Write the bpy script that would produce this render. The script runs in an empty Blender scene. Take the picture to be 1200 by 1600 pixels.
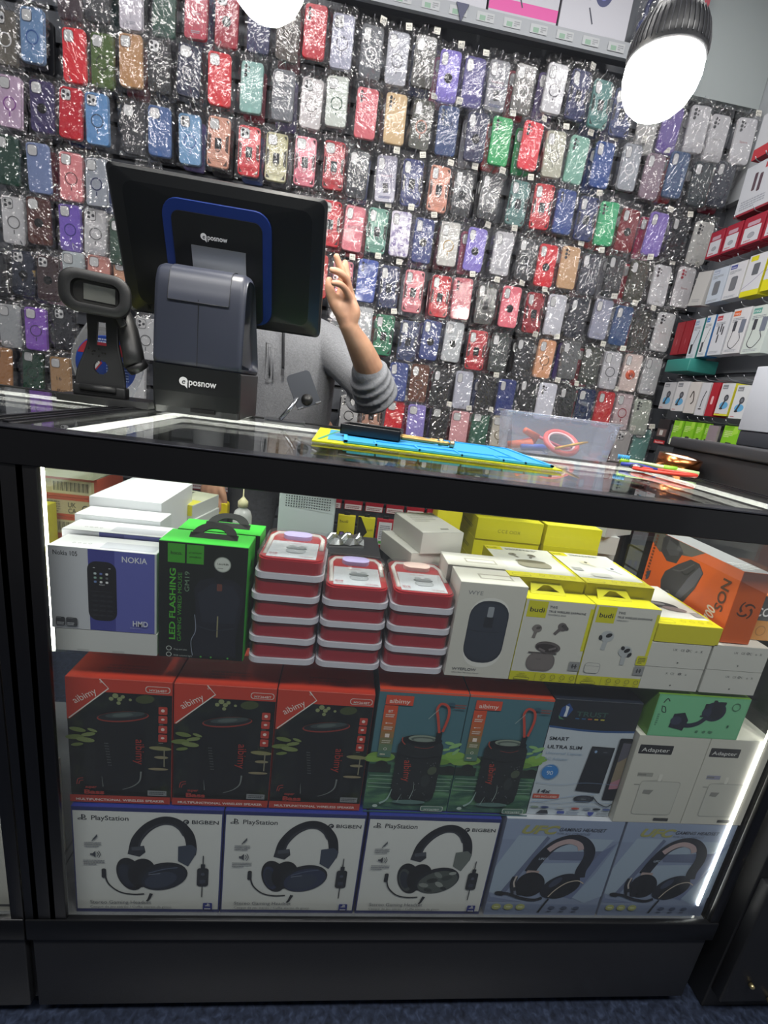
import bpy, bmesh, math, random
from mathutils import Vector, Matrix, noise
S = bpy.context.scene
COL = S.collection
PI = math.pi
# ------------------------------------------------------------------ camera
cam_d = bpy.data.cameras.new('camera'); cam = bpy.data.objects.new('camera', cam_d); COL.objects.link(cam)
cam_d.sensor_fit = 'HORIZONTAL'; cam_d.sensor_width = 36; cam_d.lens = 708.65/1200*36; cam_d.clip_start = 0.02
_r = Vector((0.98848935, -0.07879414, 0.12915221)); _d = Vector((0.10417424, -0.26456603, -0.95872444)); _f = Vector((0.10971115, 0.96114323, -0.25331238))
cam.matrix_world = Matrix(((_r.x, -_d.x, -_f.x, 0), (_r.y, -_d.y, -_f.y, -0.54), (_r.z, -_d.z, -_f.z, 1.057), (0, 0, 0, 1)))
S.camera = cam
# ------------------------------------------------------------------ view and world
S.view_settings.view_transform = 'Standard'; S.view_settings.look = 'None'
S.view_settings.gamma = 1; S.view_settings.use_curve_mapping = False
S.view_settings.exposure = 0.42
S.cycles.transparent_max_bounces = 24
S.cycles.max_bounces = 8
S.cycles.caustics_reflective = False; S.cycles.caustics_refractive = False
S.cycles.sample_clamp_indirect = 4
W = bpy.data.worlds.new('world'); S.world = W; W.use_nodes = True
W.node_tree.nodes['Background'].inputs[0].default_value = (0.92, 0.95, 1, 1)
W.node_tree.nodes['Background'].inputs[1].default_value = 0.35
# added overhead area lights, out of view, for fill and bag-film reflections; no fittings built
def area(loc, sx, sy, power, rot=(0, 0, 0), col=(1, 0.98, 0.95)):
    l = bpy.data.lights.new('added_overhead_light', 'AREA'); l.shape = 'RECTANGLE'; l.size = sx; l.size_y = sy; l.energy = power; l.color = col
    o = bpy.data.objects.new('added_overhead_light', l); o.location = loc; o.rotation_euler = rot; COL.objects.link(o); return o
area((-0.6, -0.9, 2.72), 1.2, 0.3, 26)
area((0.9, -0.9, 2.72), 1.2, 0.3, 26)
area((-0.7, 0.75, 2.74), 1.2, 0.12, 9)
area((0.6, 0.75, 2.74), 1.2, 0.12, 9)
# ------------------------------------------------------------------ materials
def lin(h):
    if isinstance(h, str):
        h = h.lstrip('#'); c = [int(h[i:i+2], 16)/255 for i in (0, 2, 4)]
    else: c = list(h)
    return tuple((x/12.92 if x <= 0.04045 else ((x+0.055)/1.055)**2.4) for x in c)
_M = {}
def mat(col, rough=0.45, metal=0.0, coat=0.0, emis=0.0, bump=0.0, bscale=200, alpha=1.0):
    k = (col, rough, metal, coat, emis, bump, bscale, alpha)
    if k in _M: return _M[k]
    m = bpy.data.materials.new('paint_' + str(col).strip('#')); m.use_nodes = True
    nt = m.node_tree; b = nt.nodes['Principled BSDF']; c = lin(col)
    b.inputs['Base Color'].default_value = (*c, 1); b.inputs['Roughness'].default_value = rough
    b.inputs['Metallic'].default_value = metal; b.inputs['Coat Weight'].default_value = coat
    b.inputs['Coat Roughness'].default_value = 0.08
    if emis: b.inputs['Emission Color'].default_value = (*c, 1); b.inputs['Emission Strength'].default_value = emis
    if alpha < 1: b.inputs['Alpha'].default_value = alpha
    if bump:
        n = nt.nodes.new('ShaderNodeTexNoise'); n.inputs['Scale'].default_value = bscale; n.inputs['Detail'].default_value = 4
        t = nt.nodes.new('ShaderNodeTexCoord'); nt.links.new(t.outputs['Object'], n.inputs['Vector'])
        bp = nt.nodes.new('ShaderNodeBump'); bp.inputs['Strength'].default_value = bump; bp.inputs['Distance'].default_value = 0.002
        nt.links.new(n.outputs['Fac'], bp.inputs['Height']); nt.links.new(bp.outputs['Normal'], b.inputs['Normal'])
    _M[k] = m; return m
def noisemat(name, stops, scale=12, rough=0.4, detail=5, dist=0.6, stretch=(1, 1, 1), coat=0.0, bump=0.0, kind='noise'):
    if name in _M: return _M[name]
    m = bpy.data.materials.new(name); m.use_nodes = True; nt = m.node_tree; b = nt.nodes['Principled BSDF']
    t = nt.nodes.new('ShaderNodeTexCoord'); mp = nt.nodes.new('ShaderNodeMapping'); mp.inputs['Scale'].default_value = stretch
    if kind == 'noise':
        n = nt.nodes.new('ShaderNodeTexNoise'); n.inputs['Detail'].default_value = detail; n.inputs['Distortion'].default_value = dist; out = n.outputs['Fac']
    else:
        n = nt.nodes.new('ShaderNodeTexVoronoi'); out = n.outputs['Distance']
    n.inputs['Scale'].default_value = scale
    r = nt.nodes.new('ShaderNodeValToRGB')
    while len(r.color_ramp.elements) < len(stops): r.color_ramp.elements.new(0.5)
    for e, (p, c) in zip(r.color_ramp.elements, stops): e.position = p; e.color = (*lin(c), 1)
    nt.links.new(t.outputs['Object'], mp.inputs['Vector']); nt.links.new(mp.outputs['Vector'], n.inputs['Vector'])
    nt.links.new(out, r.inputs['Fac']); nt.links.new(r.outputs['Color'], b.inputs['Base Color'])
    b.inputs['Roughness'].default_value = rough; b.inputs['Coat Weight'].default_value = coat
    if bump:
        bp = nt.nodes.new('ShaderNodeBump'); bp.inputs['Strength'].default_value = bump; bp.inputs['Distance'].default_value = 0.003
        nt.links.new(out, bp.inputs['Height']); nt.links.new(bp.outputs['Normal'], b.inputs['Normal'])
    _M[name] = m; return m
def clear(name, tint=(1, 1, 1), f0=0.04, rough=0.0, haze=0.0, hazecol=(1, 1, 1), bump=0.0, bscale=60, spec=1.0):
    """thin clear sheet: transparent, with a mirror coat that grows at grazing angles"""
    if name in _M: return _M[name]
    m = bpy.data.materials.new(name); m.use_nodes = True; nt = m.node_tree; N = nt.nodes; L = nt.links
    N.remove(N['Principled BSDF']); out = N['Material Output']
    tr = N.new('ShaderNodeBsdfTransparent'); tr.inputs[0].default_value = (*tint, 1)
    gl = N.new('ShaderNodeBsdfGlossy'); gl.inputs['Roughness'].default_value = rough; gl.inputs['Color'].default_value = (spec, spec, spec, 1)
    g = N.new('ShaderNodeNewGeometry'); dp = N.new('ShaderNodeVectorMath'); dp.operation = 'DOT_PRODUCT'
    if bump:
        t = N.new('ShaderNodeTexCoord'); n = N.new('ShaderNodeTexNoise'); n.inputs['Scale'].default_value = bscale; n.inputs['Detail'].default_value = 3; n.inputs['Distortion'].default_value = 1.5
        oi = N.new('ShaderNodeObjectInfo'); ad = N.new('ShaderNodeVectorMath'); ad.operation = 'ADD'
        L.new(t.outputs['Object'], ad.inputs[0]); L.new(oi.outputs['Location'], ad.inputs[1]); L.new(ad.outputs[0], n.inputs['Vector'])
        bp = N.new('ShaderNodeBump'); bp.inputs['Strength'].default_value = bump; bp.inputs['Distance'].default_value = 0.006
        L.new(n.outputs['Fac'], bp.inputs['Height']); L.new(bp.outputs['Normal'], gl.inputs['Normal'])
        L.new(bp.outputs['Normal'], dp.inputs[0])
    else: L.new(g.outputs['Normal'], dp.inputs[0])
    L.new(g.outputs['Incoming'], dp.inputs[1])
    def mth(op, a, b=None):
        x = N.new('ShaderNodeMath'); x.operation = op
        for i, v in enumerate((a, b)):
            if v is None: continue
            if isinstance(v, (int, float)): x.inputs[i].default_value = v
            else: L.new(v, x.inputs[i])
        return x.outputs[0]
    a = mth('ABSOLUTE', dp.outputs['Value']); o = mth('SUBTRACT', 1.0, a); p = mth('POWER', o, 5.0)
    fc = mth('MINIMUM', mth('ADD', mth('MULTIPLY', p, 1-f0), f0), 1.0)
    mx = N.new('ShaderNodeMixShader'); L.new(fc, mx.inputs[0]); L.new(gl.outputs[0], mx.inputs[2])
    if haze:
        df = N.new('ShaderNodeBsdfDiffuse'); df.inputs[0].default_value = (*hazecol, 1)
        m2 = N.new('ShaderNodeMixShader'); m2.inputs[0].default_value = haze
        L.new(tr.outputs[0], m2.inputs[1]); L.new(df.outputs[0], m2.inputs[2]); L.new(m2.outputs[0], mx.inputs[1])
    else: L.new(tr.outputs[0], mx.inputs[1])
    L.new(mx.outputs[0], out.inputs[0]); _M[name] = m; return m
def emit(name, col, s):
    if name in _M: return _M[name]
    m = bpy.data.materials.new(name); m.use_nodes = True; nt = m.node_tree; nt.nodes.remove(nt.nodes['Principled BSDF'])
    e = nt.nodes.new('ShaderNodeEmission'); e.inputs[0].default_value = (*lin(col), 1); e.inputs[1].default_value = s
    nt.links.new(e.outputs[0], nt.nodes['Material Output'].inputs[0]); _M[name] = m; return m
# ------------------------------------------------------------------ mesh builder
_txt = {}
def text_mesh(s, bold, shear):
    k = (s, bold, shear)
    if k in _txt: return _txt[k]
    c = bpy.data.curves.new('t', 'FONT'); c.body = s; c.size = 1; c.offset = bold; c.shear = shear; c.align_x = 'LEFT'; c.align_y = 'BOTTOM_BASELINE'; c.resolution_u = 3
    o = bpy.data.objects.new('t', c); COL.objects.link(o); bpy.context.view_layer.update()
    me = bpy.data.meshes.new_from_object(o.evaluated_get(bpy.context.evaluated_depsgraph_get()))
    vs = [tuple(v.co) for v in me.vertices]; fs = [tuple(p.vertices) for p in me.polygons]
    w = max((v[0] for v in vs), default=0)
    bpy.data.objects.remove(o); bpy.data.curves.remove(c); bpy.data.meshes.remove(me)
    _txt[k] = (vs, fs, w); return _txt[k]
class MB:
    def __init__(s): s.v = []; s.f = []; s.m = []; s.sm = []; s.mats = []
    def mi(s, m):
        if isinstance(m, str): m = mat(m)
        if m not in s.mats: s.mats.append(m)
        return s.mats.index(m)
    def add(s, vs, fs, m, M=None, smooth=False):
        b = len(s.v); i = s.mi(m)
        s.v += [tuple(M @ Vector(p)) if M is not None else tuple(p) for p in vs]
        for f in fs: s.f.append(tuple(b+j for j in f)); s.m.append(i); s.sm.append(smooth)
        return s
    def box(s, x0, x1, y0, y1, z0, z1, m, M=None):
        vs = [(x, y, z) for x in (x0, x1) for y in (y0, y1) for z in (z0, z1)]
        return s.add(vs, [(0, 1, 3, 2), (4, 6, 7, 5), (0, 4, 5, 1), (2, 3, 7, 6), (0, 2, 6, 4), (1, 5, 7, 3)], m, M)
    def rbox(s, x0, x1, y0, y1, z0, z1, m, r=0.003, seg=2, M=None):
        bm = bmesh.new(); bmesh.ops.create_cube(bm, size=1)
        for v in bm.verts: v.co = Vector(((x0+x1)/2+v.co.x*(x1-x0), (y0+y1)/2+v.co.y*(y1-y0), (z0+z1)/2+v.co.z*(z1-z0)))
        bmesh.ops.bevel(bm, geom=list(bm.edges), offset=r, segments=seg, profile=0.5, affect='EDGES')
        bm.verts.index_update(); s.add([v.co[:] for v in bm.verts], [[v.index for v in f.verts] for f in bm.faces], m, M, seg > 1); bm.free(); return s
    def prism(s, pts, y0, y1, m, M=None, bev=0.0, smooth=False):
        """outline in x-z, extruded along y, optionally with a chamfer on the y0 side"""
        n = len(pts); rings = []
        cx = sum(p[0] for p in pts)/n; cz = sum(p[1] for p in pts)/n
        def ring(y, k):
            o = []
            for (x, z) in pts:
                d = Vector((x-cx, z-cz)); l = d.length or 1; d = d*(1-k/l); o.append((cx+d.x, y, cz+d.y))
            return o
        if bev: rings = [ring(y0, bev), ring(y0+bev*0.35, bev*0.35), ring(y0+bev, 0), ring(y1, 0)]
        else: rings = [ring(y0, 0), ring(y1, 0)]
        vs = [p for r in rings for p in r]; fs = [tuple(range(n))]
        for k in range(len(rings)-1):
            for i in range(n): j = (i+1) % n; fs.append((k*n+i, (k+1)*n+i, (k+1)*n+j, k*n+j))
        fs.append(tuple((len(rings)-1)*n+i for i in reversed(range(n))))
        return s.add(vs, fs, m, M, smooth)
    def lathe(s, prof, m, M=None, n=32, smooth=True):
        vs = []; fs = []
        for (r, z) in prof:
            for i in range(n): a = 2*PI*i/n; vs.append((r*math.cos(a), r*math.sin(a), z))
        for k in range(len(prof)-1):
            for i in range(n): j = (i+1) % n; fs.append((k*n+i, k*n+j, (k+1)*n+j, (k+1)*n+i))
        if prof[0][0] > 1e-6: fs.append(tuple(reversed(range(n))))
        if prof[-1][0] > 1e-6: fs.append(tuple((len(prof)-1)*n+i for i in range(n)))
        return s.add(vs, fs, m, M, smooth)
    def tube(s, path, r, m, n=8, closed=False, M=None, smooth=True):
        P = [Vector(p) for p in path]; K = len(P); rr = r if isinstance(r, (list, tuple)) else [r]*K
        vs = []; fs = []; up = None
        for i, p in enumerate(P):
            if closed: t = P[(i+1) % K]-P[i-1]
            else: t = P[min(i+1, K-1)]-P[max(i-1, 0)]
            t.normalize()
            if up is None: up = t.orthogonal().normalized()
            up = (up-t*up.dot(t)); up = up.normalized() if up.length > 1e-6 else t.orthogonal().normalized()
            w = t.cross(up)
            for j in range(n): a = 2*PI*j/n; vs.append(tuple(p+(up*math.cos(a)+w*math.sin(a))*rr[i]))
        for k in range(K if closed else K-1):
            k2 = (k+1) % K
            for i in range(n): j = (i+1) % n; fs.append((k*n+i, k*n+j, k2*n+j, k2*n+i))
        if not closed: fs.append(tuple(reversed(range(n)))); fs.append(tuple((K-1)*n+i for i in range(n)))
        return s.add(vs, fs, m, M, smooth)
    def build(s, name, parent=None, loc=None, rot=None, label=None, cat=None, group=None, kind=None):
        me = bpy.data.meshes.new(name); me.from_pydata(s.v, [], s.f)
        for m in s.mats: me.materials.append(m)
        me.polygons.foreach_set('material_index', s.m); me.polygons.foreach_set('use_smooth', s.sm); me.update()
        o = bpy.data.objects.new(name, me); COL.objects.link(o)
        if parent: o.parent = parent
        if loc: o.location = loc
        if rot: o.rotation_euler = rot
        return tag(o, label, cat, group, kind)
def tag(o, label=None, cat=None, group=None, kind=None):
    if label: o['label'] = label
    if cat: o['category'] = cat
    if group: o['group'] = group
    if kind: o['kind'] = kind
    return o
def empty(name, loc=(0, 0, 0), rz=0, label=None, cat=None, group=None):
    o = bpy.data.objects.new(name, None); o.empty_display_size = 0.02; COL.objects.link(o); o.location = loc; o.rotation_euler = (0, 0, rz)
    return tag(o, label, cat, group)
def struct(name, mb): return mb.build(name, kind='structure')
def mod(o, t, **k):
    m = o.modifiers.new(t.lower(), t)
    for a, b in k.items(): setattr(m, a, b)
    return m
def rrect(w, h, r, n=5, cx=0, cz=0):
    o = []
    for (sx, sz, a0) in ((1, 1, 0), (-1, 1, 90), (-1, -1, 180), (1, -1, 270)):
        for i in range(n+1):
            a = math.radians(a0+90*i/n); o.append((cx+sx*(w/2-r)+r*math.cos(a), cz+sz*(h/2-r)+r*math.sin(a)))
    return o
def smooth_pts(p, k=6, closed=False):
    o = []; n = len(p)
    for i in range(n if closed else n-1):
        g = (lambda j: p[j % n]) if closed else (lambda j: p[max(0, min(n-1, j))])
        a, b, c, d = g(i-1), g(i), g(i+1), g(i+2)
        for t in range(k):
            u = t/k; o.append(tuple(0.5*((2*b[q])+(-a[q]+c[q])*u+(2*a[q]-5*b[q]+4*c[q]-d[q])*u*u+(-a[q]+3*b[q]-3*c[q]+d[q])*u**3) for q in range(len(b))))
    if not closed: o.append(tuple(p[-1]))
    return o
class Art:
    """printing on one flat face: u right 0..1, v up 0..1; sizes, radii and stroke widths in widths of the face"""
    def __init__(s, mb, O, U, V, w, h, step=0.00005, start=0.00012):
        s.mb = mb; s.O = Vector(O); s.U = Vector(U).normalized(); s.V = Vector(V).normalized(); s.w = w; s.h = h
        s.N = s.U.cross(s.V).normalized(); s.k = start; s.step = step; s.a = h/w
    def pt(s, u, v): return s.O+s.U*(u*s.w)+s.V*(v*s.h)+s.N*s.k
    def poly(s, pts, m): s.k += s.step; s.mb.add([s.pt(*p) for p in pts], [tuple(range(len(pts)))], m)
    def rect(s, u0, v0, u1, v1, m, r=0):
        if not r: s.poly([(u0, v0), (u1, v0), (u1, v1), (u0, v1)], m)
        else:
            w = u1-u0; h = (v1-v0)*s.a; r = min(r, w/2-1e-5, h/2-1e-5)
            s.poly([((u0+u1)/2+x, (v0+v1)/2+z/s.a) for x, z in rrect(w, h, r)], m)
    def ell(s, u, v, ru, rv, m, rot=0, n=28):
        c, q = math.cos(math.radians(rot)), math.sin(math.radians(rot)); P = []
        for i in range(n):
            t = 2*PI*i/n; x, y = ru*math.cos(t), rv*math.sin(t); P.append((u+x*c-y*q, v+(x*q+y*c)/s.a))
        s.poly(P, m)
    def stroke(s, pts, wd, m, sm=True, closed=False, taper=None):
        s.k += s.step
        if sm: pts = smooth_pts(pts, 6, closed)
        P = [(p[0], p[1]*s.a) for p in pts]; n = len(P); vs = []
        for i in range(n):
            a = P[i-1] if (closed or i) else P[0]; b = P[(i+1) % n] if (closed or i < n-1) else P[-1]
            d = Vector((b[0]-a[0], b[1]-a[1])); d = d.normalized() if d.length else Vector((1, 0)); w = wd/2
            if taper: w *= taper[0]+(taper[1]-taper[0])*i/(n-1)
            for g in (1, -1): vs.append(s.pt(P[i][0]-d.y*w*g, (P[i][1]+d.x*w*g)/s.a))
        fs = [(2*i+1, 2*((i+1) % n)+1, 2*((i+1) % n), 2*i) for i in range(n if closed else n-1)]
        s.mb.add(vs, fs, m)
    def ring(s, u, v, r, wd, m, ry=None, n=32):
        ry = ry or r; s.stroke([(u+r*math.cos(2*PI*i/n), v+ry*math.sin(2*PI*i/n)/s.a) for i in range(n)], wd, m, False, True)
    def text(s, t, u, v, size, m, rot=0, al='l', bold=0.0, shear=0.0, width=None, sx=1.0):
        s.k += s.step; vs, fs, w = text_mesh(t, bold, shear)
        if width and w: sx = width/(w*size)
        off = {'l': 0, 'c': -w/2, 'r': -w}[al]; c, q = math.cos(math.radians(rot)), math.sin(math.radians(rot)); P = []
        for (x, y, z) in vs:
            x = (x+off)*size*sx; y *= size; P.append(s.pt(u+x*c-y*q, v+(x*q+y*c)/s.a))
        s.mb.add(P, fs, m)
    def tiny(s, u0, v0, u1, v1, rows, m, fill=0.75, seed=1):
        """small print: rows of short dashes"""
        rd = random.Random(seed); s.k += s.step; hh = (v1-v0)/rows
        for i in range(rows):
            u = u0; vv = v1-(i+0.5)*hh; end = u0+(u1-u0)*(1 if i < rows-1 else rd.uniform(0.5, 1))
            while u < end:
                l = rd.uniform(0.02, 0.07)*(u1-u0)*2; e = min(u+l, end)
                s.mb.add([s.pt(u, vv-hh*fill/2.6), s.pt(e, vv-hh*fill/2.6), s.pt(e, vv+hh*fill/2.6), s.pt(u, vv+hh*fill/2.6)], [(0, 1, 2, 3)], m); u = e+(u1-u0)*0.02
def fronta(mb, x0, x1, y, z0, z1, **k): return Art(mb, (x0, y, z0), (1, 0, 0), (0, 0, 1), x1-x0, z1-z0, **k)
def topa(mb, x0, x1, y0, y1, z, **k): return Art(mb, (x0, y0, z), (1, 0, 0), (0, 1, 0), x1-x0, y1-y0, **k)
def carton(w, d, h, front, top=None, side=None):
    """closed carton, origin bottom centre of the front edge; returns builder and its faces to print on"""
    mb = MB(); top = top or front; side = side or front; x0, x1 = -w/2, w/2; e = 0.0006
    mb.rbox(x0, x1, 0, d, 0, h, side, e, 1)
    f = fronta(mb, x0, x1, 0, 0, h); f.rect(0.003, 0.003, 0.997, 0.997, front)
    t = topa(mb, x0, x1, 0, d, h); t.rect(0.003, 0.003, 0.997, 0.997, top)
    l = Art(mb, (x0, d, 0), (0, -1, 0), (0, 0, 1), d, h); r = Art(mb, (x1, 0, 0), (0, 1, 0), (0, 0, 1), d, h)
    # closing flap seam and a fold line, as on any folded carton
    t.stroke([(0.02, 0.985), (0.98, 0.985)], 0.003, mat('#8a8a8a', 0.6), False)
    return mb, f, t, l, r
# ------------------------------------------------------------------ the setting
m_floor = noisemat('blue_grey_floor', [(0.3, '#1b202c'), (0.55, '#2c3446'), (0.8, '#434e66')], 90, 0.35, 6)
m_wallgrey = mat('#84878e', 0.55); m_black = mat('#0c0c0e', 0.38, coat=0.15); m_blackmet = mat('#101114', 0.3, metal=0.3)
m_slat = mat('#54575e', 0.5); m_alu = mat('#74767c', 0.32, metal=0.85)
m_glass = clear('counter_glass', (0.97, 0.985, 0.975), f0=0.045, spec=1.0)
m_glass_front = clear('counter_glass_front', (0.97, 0.985, 0.975), f0=0.04, haze=0.012, spec=0.9)
b = MB(); b.box(-2.6, 3.2, -3.2, 1.52, -0.05, 0, m_floor); struct('floor', b)
b = MB(); b.box(-2.6, 3.2, -3.2, 1.52, 2.8, 2.86, mat('#b9bcc2', 0.7)); struct('ceiling', b)
# the back wall: dark slatted display board
b = MB(); b.box(-2.6, 1.47, 1.48, 1.54, 0, 2.8, mat('#2b2d32', 0.6))
z = 0.06
while z < 2.36: b.box(-2.6, 1.47, 1.465, 1.48, z, z+0.085, m_slat); z += 0.1
b.box(-2.6, 1.47, 1.44, 1.48, 2.385, 2.8, mat('#6a6e75', 0.5))
struct('wall_back', b)
b = MB(); b.box(1.47, 1.53, -0.6, 1.54, 0, 2.8, mat('#6b6e75', 0.6)); z = 0.1
while z < 1.8: b.box(1.455, 1.47, -0.6, 1.48, z, z+0.085, mat('#85888f', 0.5)); z += 0.1
b.box(1.44, 1.47, -0.6, 1.48, 1.96, 2.8, mat('#a9adb2', 0.5))
struct('wall_right', b)
b = MB(); b.box(-2.66, -2.6, -3.2, 1.54, 0, 2.8, m_wallgrey); struct('wall_left', b)
b = MB(); b.box(-2.6, 3.2, -3.26, -3.2, 0, 2.8, mat('#8e9096', 0.7)); struct('wall_front', b)
# ------------------------------------------------------------------ glass display counters
XL, XR, YB, ZT = -0.395, 0.755, 0.50, 0.967
m_led = emit('led_strip', '#fffdf2', 12); m_ledtop = emit('led_strip_top', '#fffef4', 4.5)
m_groove = mat('#1c1d20', 0.35, metal=0.5)
def counter(xl, xr, label, right_post=True):
    c = empty('display_counter', ((xl+xr)/2, 0, 0), 0, label, 'display counter', 'glass display counters in a row')
    ox = (xl+xr)/2
    def P(name, mb, **k): o = mb.build(name, c, (-ox, 0, 0)); return tag(o, **k)
    b = MB(); b.box(xl, xr, 0.012, YB, 0.03, 0.19, mat('#1d1e21', 0.42, bump=0.15, bscale=400))
    b.rbox(xl+0.005, xr-0.005, 0.0, 0.014, 0.03, 0.186, mat('#222326', 0.4, bump=0.1, bscale=500), 0.002)
    b.box(xl+0.01, xr-0.03, 0.03, YB, 0, 0.03, m_black); P('plinth', b)
    b = MB(); b.rbox(xl, xr, -0.006, 0.0035, 0.186, 0.2275, m_groove, 0.002); P('bottom_rail', b)
    b = MB(); b.box(xl, xr, 0.02, YB, 0.19, 0.2, mat('#6b6d72', 0.4)); P('deck', b)
    b = MB(); b.rbox(xl, xr, -0.006, 0.02, 0.926, 0.966, m_black, 0.001, 1); b.rbox(xl, xr, -0.007, 0.021, 0.966, 0.9685, mat('#4a4b52', 0.25, metal=0.9), 0.0008, 1); P('top_rail', b)
    b = MB(); b.box(xl, xr, YB, YB+0.018, 0.935, 0.9685, m_black); P('back_rail', b)
    # corner posts: black channel section
    for x, s in ((xl, 1), (xr, -1)):
        b = MB(); x0, x1 = (x, x+0.058*s) if s > 0 else (x-0.018, x)
        b.rbox(min(x0, x1), max(x0, x1), -0.004, 0.003, 0.2, 0.93, m_black, 0.001)
        if s > 0:
            for gx in (0.012, 0.036): b.box(x+gx, x+gx+0.007, -0.004, 0.004, 0.19, 0.93, m_groove)
        P('post', b)
        b = MB(); b.rbox(x if s > 0 else x-0.02, x+0.02 if s > 0 else x, YB-0.002, YB+0.016, 0.19, 0.94, m_black, 0.001); P('post', b)
    for x in (xl+0.004, xr-0.022):
        b = MB(); b.rbox(x, x+0.018, 0.02, YB, 0.957, 0.969, m_blackmet, 0.0015); b.box(x+0.006, x+0.012, 0.02, YB, 0.969, 0.9705, mat('#3a3b40', 0.3, metal=0.8)); P('side_rail', b)
    b = MB(); b.box(xl+0.055, xr-0.016, 0.004, 0.009, 0.226, 0.928, m_glass_front); P('front_glass', b)
    b = MB(); b.box(xl+0.021, xr-0.021, 0.02, YB, 0.961, 0.967, m_glass); P('top_glass', b)
    b = MB(); b.box(xr-0.013, xr-0.009, 0.025, YB, 0.2, 0.955, m_glass); P('side_glass', b)
    # led strips: aluminium channel with a lit diffuser
    def strip(p0, p1, w, face):
        p0, p1 = Vector(p0), Vector(p1); s = MB(); x0, x1 = sorted((p0.x, p1.x)); y0, y1 = sorted((p0.y, p1.y)); z0, z1 = sorted((p0.z, p1.z))
        s.box(x0-w/2*(face != 'x'), x1+w/2*(face != 'x'), y0-w/2*(face == 'x'), y1+w/2*(face == 'x'), z0+0.004, z1+0.010, m_ledtop if face != 'z' else m_led)
        s.build('led_strip', c, (-ox, 0, 0))
    strip((xl+0.048, 0.07, 0.948), (xl+0.048, YB-0.03, 0.948), 0.016, 'y')
    strip((xr-0.028, 0.05, 0.948), (xr-0.028, YB-0.03, 0.948), 0.017, 'y')
    strip((xl+0.05, YB-0.012, 0.948), (xr-0.03, YB-0.012, 0.948), 0.012, 'x')
    for x, y, zb, hw in ((xl+0.031, 0.05, .655, .0018), (xr-0.021, 0.022, .23, .0014)):
        s = MB(); s.box(x-hw, x+hw, y, y+0.0015, zb, 0.924, m_led); s.build('led_strip', c, (-ox, 0, 0))
    return c
counter(XL, XR, 'black framed glass display counter stocked with boxed headsets and speakers')
counter(-1.56, XL-0.002, 'neighbouring black framed glass counter cut off by the left edge')
# tall black counter to the right, across a narrow gap
t = empty('side_counter', (1.1, 0, 0), 0, 'black solid-sided side counter with bolts to the right of the glass counter', 'counter')
b = MB(); b.rbox(0.80-1.1, 0.30, 0.0, 0.507, 0.0, 1.02, mat('#17181b', 0.5), 0.003); b.build('body', t)
b = MB(); b.rbox(0.793-1.1, 0.31, -0.006, 0.515, 1.02, 1.045, mat('#2c2d31', 0.45), 0.004); b.build('countertop', t)
b = MB(); b.rbox(0.803-1.1, 0.29, -0.02, 0.001, 0.05, 0.33, mat('#1d1e21', 0.45, bump=0.1), 0.003); b.build('kick_panel', t)
for p in ((0.848, -0.021, 0.10), (0.812, -0.021, 0.315), (0.90, -0.021, 0.06)):
    b = MB(); b.lathe([(0.0045, 0), (0.0045, 0.005), (0.003, 0.007), (0, 0.0075)], mat('#c9b98a', 0.3, metal=0.9), Matrix.Translation((p[0]-1.1, p[1], p[2])) @ Matrix.Rotation(PI/2, 4, 'X'), 14); b.build('bolt', t)
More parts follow.
